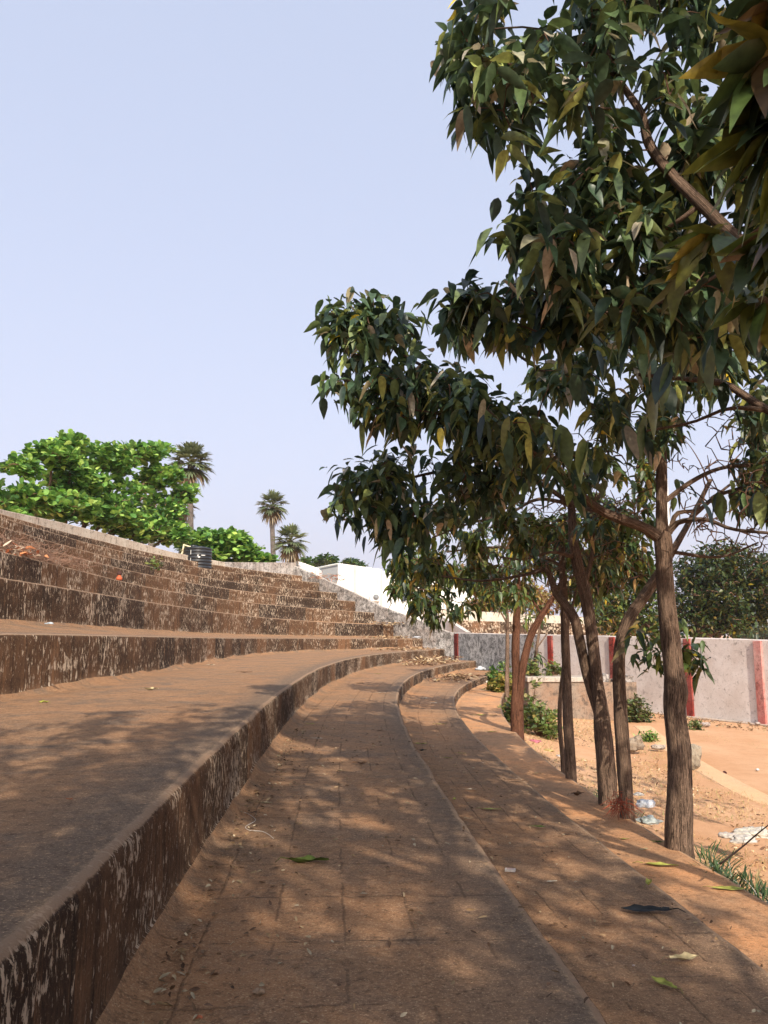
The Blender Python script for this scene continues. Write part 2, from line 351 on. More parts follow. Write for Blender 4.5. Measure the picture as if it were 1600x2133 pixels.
def in_poly(pts, poly):
    x, y = pts[:, 0], pts[:, 1]; poly = np.array(poly, float); ins = np.zeros(len(x), bool); j = len(poly) - 1
    for i in range(len(poly)):
        xi, yi = poly[i]; xj, yj = poly[j]
        c = ((yi > y) != (yj > y)) & (x < (xj - xi) * (y - yi) / (yj - yi + 1e-9) + xi); ins ^= c; j = i
    return ins
def crown_pts(poly, n, d0, rd, hole=.0, hs=70, seed=0.0, slope=0.0):
    poly = np.array(poly, float); lo, hi = poly.min(0), poly.max(0); out = []
    c = poly.mean(0); ext = (hi - lo) / 2
    while len(out) < n:
        q = RNG.uniform(lo, hi, (n * 4, 2)); q = q[in_poly(q, poly)]
        nz = vnoise(np.stack([q[:, 0] / hs, q[:, 1] / hs, np.full(len(q), seed)], -1), 1, 2)
        q = q[nz > hole * .5 - .25 + (0 if hole else -1)]
        for u, v in q:
            rr = min(1, math.hypot((u - c[0]) / ext[0], (v - c[1]) / ext[1]))
            d = d0 + slope * (u - c[0]) / ext[0] + rd * math.sqrt(max(.08, 1 - rr * rr)) * RNG.uniform(-1, 1)
            out.append(at(u, v, d))
            if len(out) >= n: break
    return np.array(out)

def grow(mb, skel, tips, r0=.004, sag=.12, maxseg=.35, rmax=.02):
    """thin twigs from the nearest wood to every leaf tip"""
    nodes = [p for p in skel]; N = np.array(nodes); depth = np.zeros(len(N))
    order = np.argsort([np.min(np.linalg.norm(N - t, axis=1)) for t in tips])
    allN = np.zeros((len(N) + len(tips) * 6, 3)); allN[:len(N)] = N; cnt = len(N); base = cnt
    for i in order:
        t = tips[i]; d = np.linalg.norm(allN[:cnt] - t, axis=1); pen = d + np.where(allN[:cnt, 2] > t[2] + .3, .25, 0); j = np.argmin(pen); a = allN[j]; D = d[j]
        if D < .02: continue
        k = max(2, min(6, int(D / maxseg) + 2)); s = np.linspace(0, 1, k + 1)[:, None]
        mid = RNG.normal(0, .1 * D, 3) + np.array([0, 0, sag * D])
        path = a * (1 - s) + t * s + mid * (4 * s * (1 - s))
        path = resample(path, max(.05, D / 8)) if D > .25 else path
        r = np.linspace(r0 * (1 + min(3.2, D * 2.2)), r0 * .6, len(path)); mb.tube(path, np.minimum(r, rmax), 4, cap=False)
        ids = np.linspace(1, len(path) - 1, min(5, len(path) - 1)).astype(int)
        for q in ids:
            if cnt < len(allN): allN[cnt] = path[q]; cnt += 1

# ------------------------------------------------------------------ the terrace (tiered seating)
cA = [0.0001748, -0.00193, -0.03946, -0.662]; cB = [0.000123, 0.00121, -0.07895, 0.7755]; cC = [0.0001686, 0.0006184, -0.08063, 1.807]
cD = [-1.405e-05, 0.008602, -0.1717, 2.93]; cE = [0.0005332, -0.02213, 0.2642, -4.32]
def lin(c, y, y0):
    v = np.polyval(c, np.maximum(y, y0)); s = np.polyval(np.polyder(np.poly1d(c)), y0); return v + np.minimum(y - y0, 0) * s
def xB(y): return lin(cB, y, 2.0)
def xA(y): return lin(cA, y, 2.0) + .05 * np.clip((4 - y) / 2, 0, 1)
def xC(y): return lin(cC, y, 2.5)
def xD(y):
    a = lin(cD, y, 4.0); b = xC(y) + .98; t = np.clip((y - 22) / 6, 0, 1); return a * (1 - t) + b * t
def xE(y): return lin(cE, y, 8.0) + 1.5 * np.clip((y - 24.5) / 9.5, 0, 1.2) ** 2
W0 = np.array([2.9, 33.5]); W1 = np.array([-4.9, 37.6])
def end_y(fx):                                         # where a curve meets the end / boundary wall
    ys = np.linspace(15, 38, 2000); q = fx(ys); X, ya = q[:, 0], q[:, 1]
    t = (X - W0[0]) / (W1[0] - W0[0]); yw = np.where(X < W0[0], W0[1] + t * (W1[1] - W0[1]), W0[1] - (X - W0[0]) / .48 * .88)
    i = np.argmax(ya > yw); return ys[i] + .02
def ysamp(y1, y0=-7.0):
    out = [y0]
    while out[-1] < y1: y = out[-1]; out.append(y + (.10 if y < 1 else .035 if y < 5 else .06 if y < 10 else .12 if y < 20 else .22))
    out[-1] = y1; return np.array(out)
def curve_xy(name, y):
    if name in 'DCBA': fx = dict(D=xD, C=xC, B=xB, A=xA)[name]; return np.stack([fx(y), y], -1)
    off = dict(E=0, F=1.3, G=2.2, H=3.1, I=4.0, J=4.9, K=5.8, L=6.7)[name]
    x = xE(y); s = (xE(y + .05) - xE(y - .05)) / .1; n = np.stack([-np.ones_like(y), s], -1) / np.hypot(1, s)[:, None]
    return np.stack([x, y], -1) + off * n
ZT = dict(D=([0, 40], [-1.56, -1.56]), C=([0, 40], [-1.32, -1.32]), B=([0, 40], [-1, -1]), A=([0, 40], [-.575, -.575]),
          E=([0, 8, 12, 20, 25, 30, 36], [.02, .01, -.02, -.08, -.10, -.14, -.19]), F=([0, 10, 20, 25, 30, 36], [.70, .69, .68, .62, .49, .36]),
          G=([0, 15, 20, 25, 30, 36], [1.22, 1.21, 1.17, 1.15, 1.05, .85]), H=([0, 15, 20, 25, 30, 36], [1.68, 1.68, 1.68, 1.66, 1.52, 1.36]),
          I=([0, 20, 25, 30, 36], [2.13, 2.12, 2.09, 1.93, 1.72]), J=([0, 20, 25, 30, 36], [2.60, 2.60, 2.56, 2.40, 2.18]), K=([0, 20, 25, 30, 36], [2.96, 2.95, 2.95, 2.74, 2.52]))
ZF = dict(C=([0, 40], [-1.55, -1.55]), B=([0, 40], [-1.30, -1.30]), A=([0, 40], [-.99, -.98]), E=([0, 40], [-.565, -.56]), F=([0, 9, 36], [.19, .17, -.12]))
def zt(k, y): return np.interp(y, *ZT[k])
def zf(k, y):
    if k in ZF: return np.interp(y, *ZF[k])
    lower = chr(ord(k) - 1); return zt(lower, y) + .03
ORDER = 'DCBAEFGHIJK'
M_R = [mat_riser('stained_concrete_low', .7, 1.0, 1.0, .9, 1.8, .022, 10), mat_riser('stained_concrete_mid', .5, 1.0, 1.0, 1.0, .9, .022, 9), mat_riser('stained_concrete_high', .62, .6, .85, 3.1, 1.15, .055, 7)]
M_TB = mat_tread('dusty_concrete', .35, .55, True, .86); M_TA = mat_tread('dusty_grey_concrete', .25, .75, False, .84)
M_TD = mat_tread('orange_dust_concrete', .9, .05, False, 1.22); M_TC = mat_tread('dusty_brown_concrete', .55, .4, True, .88)
terrace = empty('concrete_terrace', (0, 6, -1), 'long curved stadium terrace of weathered brown concrete seating steps', 'stadium steps')
def arc_len(xy): return np.concatenate([[0], np.cumsum(np.linalg.norm(np.diff(xy, axis=0), axis=1))])
for ki, k in enumerate(ORDER):
    nxt = ORDER[ki + 1] if ki + 1 < len(ORDER) else 'L'
    fx = (lambda y, k=k: curve_xy(k, y)); y1 = end_y(fx)
    y = ysamp(y1) if k in 'DCBAEF' else np.concatenate([np.arange(-7, y1, .25), [y1]])
    xy = curve_xy(k, y); d = np.gradient(xy, axis=0); d /= np.linalg.norm(d, axis=1)[:, None]; nrm = np.stack([-d[:, 1], d[:, 0]], -1)
    s = arc_len(xy) + ki * 3.3
    lower = ORDER[ki - 1] if ki else None
    zb = zf(k, y) if ki else np.full(len(y), -1.9); z1 = zt(k, y)
    # riser: foot fillet of dirt, face, rounded nose
    q = np.stack([xy[:, 0], xy[:, 1], np.full(len(y), ki * 5.0)], -1)
    fil = np.clip(.06 + .12 * vnoise(q, 1.3, 3), .012, .16) * (1.0 if k in 'BAE' else .5) * (.55 + .45 * np.clip((y - 2) / 3, 0, 1))
    rows = [(-2.0 * fil - .02, zb - .02), (-1.6 * fil, zb + .06 * fil), (-1.0 * fil, zb + .22 * fil), (-.5 * fil, zb + .48 * fil), (-.15 * fil, zb + .9 * fil)]
    nr = 9 if k in 'DCBAEF' else 3
    for t in np.linspace(0, 1, nr): rows.append((0 * fil, (zb + fil) * (1 - t) + (z1 - .035) * t))
    for a in (30, 60, 90): r_ = .035; rows.append((r_ * (1 - math.cos(math.radians(a))), z1 - r_ + r_ * math.sin(math.radians(a))))
    P = np.zeros((len(y), len(rows), 3)); UV = np.zeros((len(y), len(rows), 2))
    for j, (o, z) in enumerate(rows):
        o = np.zeros(len(y)) + o; p2 = xy + nrm * o[:, None]
        P[:, j, :2] = p2; P[:, j, 2] = z; UV[:, j, 0] = s; UV[:, j, 1] = z - z1 + np.abs(o)
    nz = vnoise(P + ki * 3.1, 5.0, 4); wob = vnoise(P * np.array([1, 1, .2]) + 40, .9, 2)
    disp = nz * .022 + wob * .03
    P[:, :, :2] += nrm[:, None] * disp[..., None]; P[:, -1, 2] += vnoise(P[:, -1], 4.0, 3) * .012; P[:, -2, 2] += vnoise(P[:, -1], 4.0, 3) * .010
    fsplit = 5
    mb = MB(); mb.grid(P[:, fsplit - 1:], UV[:, fsplit - 1:])
    tread_mat = dict(D=M_TD, C=M_TC, B=M_TB).get(k, M_TA)
    # tread
    xn = curve_xy(nxt, y) if nxt in 'DCBA' else None
    if nxt in 'CBA': wdt = (xy[:, 0] - xn[:, 0]) * np.abs(d[:, 1])
    elif nxt == 'E': wdt = (xy[:, 0] - xE(y)) * np.abs(d[:, 1])
    else: wdt = np.full(len(y), 1.3 if k == 'E' else .9)
    mrows = 24 if k in 'DCBA' else 8; T = np.zeros((len(y), mrows, 3)); U2 = np.zeros((len(y), mrows, 2)); zn = zf(nxt, y) if nxt != 'L' else z1 + .02
    for j, t in enumerate(np.linspace(0, 1, mrows)):
        o = .035 + (wdt + .02 - .035) * t; T[:, j, :2] = xy + nrm * o[:, None]; T[:, j, 2] = z1 * (1 - t ** 1.5) + zn * t ** 1.5
        U2[:, j] = np.stack([s, o], -1)
    T[:, 1:, 2] += vnoise(T[:, 1:], 2.2, 4) * (.012 if k == 'B' else .007); T[:, 0] = P[:, -1]
    tm = MB(); tm.grid(T, U2)
    tr = tm.build('tread', tread_mat, terrace)
    ri = mb.build('riser', M_R[0] if k in 'DCBA' else M_R[1] if k in 'E' else M_R[2], tr)
    if k == 'D': ri.data.materials[0] = M_R[0]
    if ki:                                               # dirt swept against the riser foot
        UF = UV[:, :fsplit].copy(); UF[..., 1] = UF[..., 1] * .05 + 5.06; mf = MB(); mf.grid(P[:, :fsplit], UF); mf.build('dust_fillet', dict(C=M_TD, B=M_TC, A=M_TB).get(k, M_TA), tr)
# parapet along the top
fx = (lambda y: curve_xy('L', y) + [.5, 0]); y = np.concatenate([np.arange(-7, end_y(fx), .3), [end_y(fx)]])
xy = curve_xy('L', y); xy[:, 0] += .55; d = np.gradient(xy, axis=0); d /= np.linalg.norm(d, axis=1)[:, None]; nrm = np.stack([-d[:, 1], d[:, 0]], -1)
topv = np.array([(0, 1060.6), (124, 1087), (206, 1107), (300, 1133), (350, 1148), (440, 1166), (470, 1171), (620, 1172)], float)
ztop = []
for p in xy:
    z = 3.0
    for _ in range(12):
        qv = project(np.array([[p[0], p[1], z]]))[0]; r = ray(qv[0], np.interp(qv[0], topv[:, 0], topv[:, 1])) if p[1] > 3 else None
        if r is None: break
        z = float(np.clip(r[2] / r[1] * p[1], 2.9, 3.9))
    ztop.append(z)
ztop = np.array(ztop); i0 = np.argmax(project(np.c_[xy, ztop])[:, 0] * (y > 8) > 0); ztop[:i0] = ztop[i0]
print('parapet z', ztop[i0], ztop[-1], 'y0', y[i0])
PP = []
for o, z in ((0, 0 * ztop + 2.2), (0, ztop - .015), (.015, ztop), (.24, ztop), (.25, ztop - .015), (.25, 0 * ztop - 2.2)):
    PP.append(np.c_[xy + nrm * o, z])
G_ = np.stack(PP, 1); sp_ = int(np.argmax((project(np.c_[xy, ztop])[:, 0] > 468) & (y > 10)))
mb = MB(); mb.grid(G_[sp_:]); mb.build('parapet_end', mat_plaster('streaked_grey_plaster', (.50, .47, .44), (.06, .05, .045), .72, (.34, .28, .24)), terrace, smooth=False)
mb = MB(); mb.grid(G_[:sp_ + 1]); mb.build('parapet', mat_plaster('weathered_cream_plaster', (.50, .44, .36), (.09, .07, .055), .42, (.40, .32, .25)), terrace, smooth=False)

# ------------------------------------------------------------------ ground
def gz(x, y):
    e = np.where(y < 28, xD(np.clip(y, -7, 28)), xD(np.full_like(y, 28.)) + (y - 28) * .5); dd = x - e
    z = -2.25 + .42 * np.exp(-np.maximum(dd - .1, 0) / 1.3) + .03 * np.clip((dd - 3), 0, 2) * 0
    return z + .05 * vnoise(np.stack([x, y, 0 * x], -1), .7, 3)
Ngr = NT('red_earth', 1.0, .05); oc = Ngr.coord('Object')
g1 = Ngr.noise(oc, .5, 6, .65); g2 = Ngr.noise(oc, 5, 6, .7); g3 = Ngr.noise(oc, 45, 5, .8)
gb = Ngr.mix(Ngr.ramp(g1, .35, .65), (.47, .255, .135), (.57, .35, .21))
gb = Ngr.mix(Ngr.ramp(g2, .52, .72, 0, .5), gb, (.36, .20, .10)); gb = Ngr.mix(Ngr.ramp(g3, .56, .68, 0, .55), gb, (.25, .14, .08)); gb = Ngr.mix(Ngr.ramp(g3, .42, .32, 0, .4), gb, (.62, .42, .27))
Ngr.bump(Ngr.math('ADD', g2, g3), .6, .02); M_GR = Ngr.out(gb)
gx = np.concatenate([np.linspace(-3000, -60, 12), np.linspace(-50, 1, 10), np.arange(1.2, 14, .12), np.linspace(14.5, 60, 40), np.linspace(80, 3000, 14)])
gy = np.concatenate([np.linspace(-3000, -40, 8), np.linspace(-30, 2, 12), np.arange(2.2, 40, .16), np.linspace(42, 120, 40), np.linspace(150, 4000, 16)])
GX, GY = np.meshgrid(gx, gy, indexing='ij'); GZ = gz(GX, GY)
under = GX < xD(np.clip(GY, -7, 30)) + .0; GZ = np.where(under, -2.3, GZ)
far_t = np.clip((np.hypot(GX, GY) - 60) / 200, 0, 1); GZ = GZ * (1 - far_t) - 2.4 * far_t
mb = MB(); mb.grid(np.stack([GX, GY, GZ], -1).transpose(1, 0, 2)); tag(mb.build('ground', M_GR), kind='structure')
# haze-blue hills far off
mb = MB(); th = np.linspace(math.radians(-50), math.radians(50), 160); hr = 2600
hh = 40 + 120 * np.clip(vnoise(np.stack([th * 6, 0 * th, 0 * th + 3], -1), 1, 4) + .15, 0, 1) + 50 * np.exp(-((th - .50) / .16) ** 2)
rowsP = [np.stack([np.sin(th) * (hr + q), np.cos(th) * (hr + q), hh * t - 5], -1) for q, t in ((0, 0), (150, .45), (350, .8), (500, 1), (900, .5), (1200, 0))]
mb.grid(np.stack(rowsP, 1)); tag(mb.build('hills', mat_plain('hill_woodland', (.16, .20, .20), .95, .05, .2, .01)), kind='structure')

# ------------------------------------------------------------------ end wall and boundary wall
M_EW = mat_plaster('lichen_streaked_plaster', (.50, .48, .46), (.045, .04, .036), .82, (.28, .23, .20), .5)
M_BW = mat_plaster('whitewashed_plaster', (.72, .67, .63), (.24, .21, .19), .22, (.58, .51, .46), 0)
Ew = empty('end_wall', (W0[0], W0[1], -1.2), 'sloping grey lichen-streaked wall closing the far end of the steps', 'wall')
tv = np.array([(560, 1172), (600, 1173), (662, 1200), (737, 1234), (794, 1262), (837, 1278), (910, 1306), (934, 1316), (945, 1318)], float)
ts = np.linspace(0, 1, 60); dirw = (W1 - W0) / np.linalg.norm(W1 - W0); nw = np.array([dirw[1], -dirw[0]]); nw = nw if nw[1] < 0 else -nw
Z = []; cen = W0[None] + (W1 - W0)[None] * ts[:, None]
for p in cen:
    u = project(np.array([[p[0], p[1], 1.0]]))[0, 0]; r = ray(u, np.interp(u, tv[:, 0], tv[:, 1])); Z.append(r[2] / r[1] * p[1])
Z = np.array(Z); rows = []
for o, zz, j in ((.12, None, 0), (.12, Z, -.02), (.10, Z, 0), (-.13, Z, 0), (-.15, Z, -.02), (-.15, None, 0)):
    rows.append(np.c_[cen + nw * o, (zz + j) if zz is not None else np.full(60, -2.3)])
G_ = np.stack(rows, 1); G_[:, :, :2] += (vnoise(G_, 2.5, 3) * .04)[..., None] * nw
mb = MB(); mb.grid(G_[:, :3]); mb.grid(G_[:, 3:]); mb.build('wall_face', M_EW, Ew, smooth=False)
mb = MB(); mb.grid(np.stack([G_[:, 2] , G_[:, 3]], 1)); mb.build('coping', mat_plaster('coping_plaster', (.42, .38, .34), (.1, .09, .08), .4), Ew, smooth=False)
bd = np.array([.48, -.88]); bd /= np.linalg.norm(bd); bn = np.array([-bd[1], bd[0]]); bn = bn if bn[1] < 0 else -bn
Bw = empty('boundary_wall', (W0[0] + 6 * bd[0], W0[1] + 6 * bd[1], -2.25), 'whitewashed boundary wall with faded red pillars behind the tree row', 'wall')
def bw(sv, o, z): p = W0[None] + bd[None] * np.atleast_1d(sv)[:, None] + bn * o; return np.c_[p, np.zeros(len(p)) + z]
sv = np.linspace(0.05, 24, 160); bt = np.interp(sv, [0, 12, 15, 24], [.08, -.08, -.14, -.16]) + .012 * vnoise(np.stack([sv, sv * 0, sv * 0], -1), 2, 2)
rows = [bw(sv, .08, -2.6), bw(sv, .08, bt - .02), bw(sv, .065, bt), bw(sv, -.065, bt), bw(sv, -.08, bt - .02), bw(sv, -.08, -2.6)]
mbw = MB(); mbw.grid(np.stack(rows, 1)); Bwm = mbw.build('wall_panel', M_BW, Bw, smooth=False)
# the dark mouldy stretch next to the corner
Nbd = NT('mouldy_plaster', .95, .1)
rows = [bw(sv[:36], .084, -2.6), bw(sv[:36], .084, bt[:36] - .02)]
mbw = MB(); mbw.grid(np.stack(rows, 1)); mbw.build('mouldy_face', mat_plaster('mouldy_grey_plaster', (.55, .55, .54), (.05, .05, .05), .72, (.34, .34, .34), .5), Bw, smooth=False)
M_RED = mat_plaster('faded_red_paint', (.27, .040, .030), (.05, .018, .015), .55, (.36, .13, .11)); M_PINK = mat_plaster('worn_red_paint', (.46, .15, .13), (.15, .06, .05), .45, (.58, .38, .34), 0)
for i, s0 in enumerate((.22, 5.97, 8.9, 11.8, 14.05, 17.0, 20)):
    mb = MB(); w = .115; z1 = float(np.interp(s0, [0, 12, 15, 24], [.08, -.08, -.14, -.16])) - .035
    mb.box((0, 0, 0), (1, 1, 1), M=lambda V: np.c_[(W0[None] + bd[None] * (s0 - w + 2 * w * V[:, :1]) + bn * (.07 + .07 * V[:, 1:2])), -2.5 + (z1 + 2.5) * V[:, 2]])
    o = mb.build('pillar', M_PINK if i == 4 else M_RED, Bw, smooth=False)
    if i == 0: o.data.materials[0] = mat_plaster('grimy_dark_red_paint', (.15, .03, .025), (.03, .015, .012), .6, (.22, .06, .05)); o['label'] = 'dark red pillar at the mouldy corner'
    bv = o.modifiers.new('b', 'BEVEL'); bv.width = .012; bv.segments = 2
    if i == 4: o['label'] = 'pillar with red paint worn pale pink'
mb = MB(); mb.box((0, 0, 0), (1, 1, 1), M=lambda V: np.c_[(W0[None] + bd[None] * (5.5 + 18.5 * V[:, :1]) + bn * (.07 + .28 * V[:, 1:2])), -2.6 + (.38) * V[:, 2]])
mb.build('plinth', mat_plaster('plinth_concrete', (.46, .36, .30), (.15, .1, .08), .4), Bw, smooth=False)

# planter / low concrete tank against the wall
Pl = empty('concrete_trough', (5.1, 22.3, -2.3), 'low open concrete trough standing before the whitewashed wall', 'trough')
M_PL = mat_plaster('brown_cement', (.27, .22, .175), (.08, .065, .055), .5, (.26, .16, .105))
mb = MB(); x0, x1, y0, y1 = 3.75, 6.55, 21.6, 23.4; zt_ = -1.22
for lo, hi in (((x0, y0, -2.7), (x1, y0 + .22, zt_)), ((x0, y1 - .22, -2.7), (x1, y1, zt_)), ((x0, y0 + .22, -2.7), (x0 + .22, y1 - .22, zt_)), ((x1 - .22, y0 + .22, -2.7), (x1, y1 - .22, zt_))): mb.box(lo, hi)
mb.build('trough_wall', M_PL, Pl, smooth=False)
mb = MB(); mb.box((x0 - .04, y0 - .05, zt_), (x0 + 1.9, y0 + .9, zt_ + .13)); o = mb.build('cover_slab', mat_plaster('grey_slab', (.42, .38, .33), (.12, .1, .09), .4), Pl, smooth=False)
o.modifiers.new('b', 'BEVEL').width = .015
mb = MB(); mb.box((x0 + 1.95, y0 + .05, zt_), (x0 + 2.1, y0 + .95, zt_ + .2)); mb.box((x0 + 2.4, y0 + .05, zt_), (x0 + 2.75, y0 + .5, zt_ + .16)); o = mb.build('block', M_EW, Pl, smooth=False)

# pale kerb round the playing field
def kerb_path(y): return xD(y) + 3.05 + .35 * np.clip((y - 12) / 8, 0, 1)
y = np.arange(4, 20.5, .2); xy = np.c_[kerb_path(y), y]; d = np.gradient(xy, axis=0); d /= np.linalg.norm(d, axis=1)[:, None]; nn = np.stack([d[:, 1], -d[:, 0]], -1)
zk = gz(xy[:, 0], xy[:, 1]); zz = -2.19
rows = [np.c_[xy + nn * o, np.full(len(y), z)] for o, z in ((-.24, -2.4), (-.22, zz - .02), (-.19, zz), (.18, zz + .0), (.21, zz - .02), (.24, -2.4))]
G_ = np.stack(rows, 1); G_[..., 2] += vnoise(G_, 1.5, 3) * .025
mb = MB(); mb.grid(G_); tag(mb.build('kerb', mat_tread('orange_cement', .9, .0, False, 1.45), smooth=False), kind='structure')

# ------------------------------------------------------------------ trees of the row
M_BARK = mat_bark('furrowed_bark'); M_BARKR = mat_bark('reddish_bark', (.04, .018, .012), (.27, .125, .075)); M_TWIG = mat_bark('twig_bark', (.14, .075, .05), (.42, .25, .17))
M_LEAF = mat_leaf('glossy_leaf'); M_LEAFN = mat_leaf('near_leaf', .55, .3)
def limb(mb, pts, ring=14, step=.05, bark=.12, seed=0.0, flare=0.0):
    """pts: (u, v, depth, width_px) as seen; the width becomes a real radius at that depth"""
    q = np.array([[*at(u, v, d), w * .92 * d / F_PX / 2] for u, v, d, w in pts]); q = resample(q, step); r = q[:, 3].copy()
    if flare:
        L = np.concatenate([[0], np.cumsum(np.linalg.norm(np.diff(q[:, :3], axis=0), axis=1))]); r *= 1 + flare * np.exp(-L / .12)
    mb.tube(q[:, :3], r, ring, bark, True, seed); return q[::3, :3]
def ground_base(pts, dz=.35):                            # continue a trunk into the soil
    u, v, d, w = pts[0]; p = at(u, v, d); z = float(gz(np.array([p[0]]), np.array([p[1]]))[0])
    r = (p[0], p[1], z - .1); uv = project(np.array([r]))[0]; return [(uv[0], uv[1], d, w * 1.1)] + list(pts)
def twigs_done(mb): mb.mi = [np.full(len(a), 1) for a in mb.mi]
def make_tree(name, label, trunks, limbs, crowns, leaf, twig_r=.004, mat=M_BARK, ring=18, group='trees in a row along the lowest step', hi=True, extra=None, free=(), bare=()):
    b = ground_base(trunks[0]); base = at(b[0][0], b[0][1], b[0][2]); base[2] += .1
    root = empty(name, base, label, 'tree', group)
    mb = MB(); sk = []
    for i, t in enumerate(trunks):
        sk.append(limb(mb, b if i == 0 else t, ring if hi else 8, .035 if hi else .12, .22, i * 7.7 + base[1], .25 if i == 0 else 0))
    for i, t in enumerate(limbs): sk.append(limb(mb, t, 9 if hi else 6, .08, .10, i * 3.3))
    mb.build('trunk', mat, root)
    sk = np.concatenate(sk); sk = sk[sk[:, 2] > base[2] + 1.2]
    tips = np.concatenate([crown_pts(*c) for c in crowns])
    tips = tips[tips[:, 2] > base[2] + .6]
    lf = MB(); grow(lf, sk, tips, twig_r)
    for f in free: limb(lf, f, 5, .08, .0)
    for c in bare: grow(lf, sk, crown_pts(*c), twig_r * 1.05, sag=.2)
    twigs_done(lf); rosettes(lf, tips, **leaf)
    if extra: extra(lf)
    lf.build('crown', [M_LEAF, M_TWIG], root); return root

LT1 = dict(per=9, Lm=.125, Wm=.054, T=DARK * 1.6, pT=PW_DARK)
d1 = 6.35
make_tree('tree', 'thick upright trunk nearest the camera in the row, with spiky grass at its foot',
    [[(1414, 1740, d1, 58), (1416, 1650, d1, 54), (1414, 1560, d1, 50), (1405, 1480, d1, 47), (1408, 1440, d1, 52), (1403, 1400, d1, 45), (1396, 1330, d1, 44), (1388, 1250, d1, 40), (1383, 1180, d1, 38), (1381, 1125, d1, 40), (1379, 1090, d1, 27), (1378, 1000, d1, 25), (1378, 930, d1, 21), (1368, 850, d1 + .1, 18), (1340, 760, d1, 15), (1330, 660, d1, 10)]],
    [[(1381, 1125, d1, 30), (1340, 1098, d1 - .05, 25), (1290, 1080, d1 - .15, 24), (1250, 1062, d1 - .2, 21), (1210, 1030, d1 - .3, 17), (1165, 985, d1 - .4, 15), (1100, 930, d1 - .6, 12), (1020, 850, d1 - .7, 10), (930, 790, d1 - .8, 9), (850, 745, d1 - .8, 7), (780, 700, d1 - .8, 5)],
     [(1250, 1062, d1 - .2, 17), (1195, 1050, d1 + .2, 13), (1110, 1000, d1 + .2, 10), (1000, 975, d1, 8), (900, 985, d1 - .1, 7), (800, 1010, d1 - .2, 5), (740, 1010, d1 - .3, 3)],
     [(1384, 1120, d1, 18), (1407, 1093, d1, 13), (1424, 1085, d1 - .1, 12), (1474, 1083, d1 - .3, 10), (1525, 1102, d1 - .5, 8), (1600, 1110, d1 - .7, 7), (1720, 1120, d1 - .9, 5)],
     [(1384, 1045, d1, 12), (1441, 1003, d1 + .1, 11), (1503, 975, d1 + .2, 9), (1600, 960, d1 + .3, 8), (1700, 900, d1 + .3, 5)],
     [(1395, 1110, d1, 13), (1410, 1070, d1 + .1, 10), (1455, 1062, d1 + .3, 9), (1500, 1030, d1 + .5, 9), (1600, 1000, d1 + .7, 7), (1680, 960, d1 + .8, 4)],
     [(1378, 930, d1, 12), (1300, 900, d1 - .3, 10), (1200, 820, d1 - .6, 9), (1080, 740, d1 - .8, 7), (1000, 680, d1 - .9, 5)],
     [(1210, 1030, d1 - .3, 11), (1120, 960, d1 - .9, 9), (1050, 900, d1 - 1.1, 7), (960, 870, d1 - 1.1, 5), (840, 850, d1 - 1.1, 4)]],
    [([(668, 650), (725, 612), (800, 630), (850, 650), (890, 700), (880, 760), (960, 780), (1000, 800), (1000, 900), (900, 900), (840, 900), (790, 870), (730, 860), (700, 810), (665, 800), (690, 740)], 165, d1 - .8, .45, .25, 45),
     ([(925, 640), (1000, 610), (1100, 600), (1250, 620), (1400, 640), (1600, 700), (1600, 900), (1450, 820), (1380, 900), (1300, 980), (1180, 980), (1050, 960), (960, 930), (900, 880), (960, 780), (920, 700)], 310, d1 - .3, 1.1, .6, 60),
     ([(690, 985), (760, 960), (830, 950), (900, 940), (1010, 950), (1100, 980), (1000, 1050), (930, 1080), (880, 1075), (840, 1120), (790, 1130), (750, 1090), (700, 1060)], 130, d1 - .3, .5, .3, 45),
     ([(930, 800), (1060, 820), (1180, 930), (1250, 1010), (1130, 1020), (1000, 950), (940, 900)], 50, d1 - 1.2, .3, 0, 60),
     ([(1400, 880), (1700, 850), (1700, 1120), (1560, 1050), (1480, 1060), (1400, 1020)], 75, d1 + .2, .7, .5, 60),
     ([(1600, 600), (2300, 600), (2300, 1100), (1600, 1100)], 90, d1, 1.2, .3, 80)],
    LT1, .0042, bare=[([(1380, 860), (1640, 830), (1640, 1130), (1560, 1180), (1420, 1130)], 230, d1 + .1, .9), ([(980, 900), (1370, 880), (1370, 1080), (1000, 1090)], 200, d1, .8)])

LT2 = dict(per=8, Lm=.125, Wm=.050, T=MID * .95, pT=PW_MID)
d2 = 7.35
make_tree('tree', 'trunk bowing left then leaning right behind the thick nearest trunk', 
    [[(1306, 1690, d2, 32), (1300, 1600, d2, 31), (1293, 1500, d2, 30), (1289, 1400, d2, 28), (1294, 1335, d2, 27), (1312, 1285, d2, 27), (1345, 1238, d2, 24), (1372, 1195, d2, 20), (1400, 1150, d2, 16), (1440, 1080, d2 + .2, 12), (1480, 1000, d2 + .4, 9)]],
    [[(1440, 1080, d2 + .2, 8), (1520, 1010, d2 + .5, 6), (1600, 960, d2 + .8, 4)], [(1400, 1150, d2, 9), (1500, 1160, d2, 6), (1580, 1130, d2 - .2, 4)]],
    [([(1400, 850), (1640, 800), (1700, 1000), (1600, 1060), (1420, 1030)], 70, d2 + .4, .9, .45, 60), ([(1395, 1290), (1440, 1310), (1460, 1390), (1420, 1400), (1380, 1340)], 14, d2 - .6, .2), ([(1290, 1310), (1360, 1300), (1385, 1400), (1330, 1370)], 7, d2 - .3, .2)],
    LT2, .0035, free=[[(1345, 1300, d2, 7), (1380, 1330, d2 - .3, 5), (1430, 1360, d2 - .6, 3)]])
d3 = 7.9
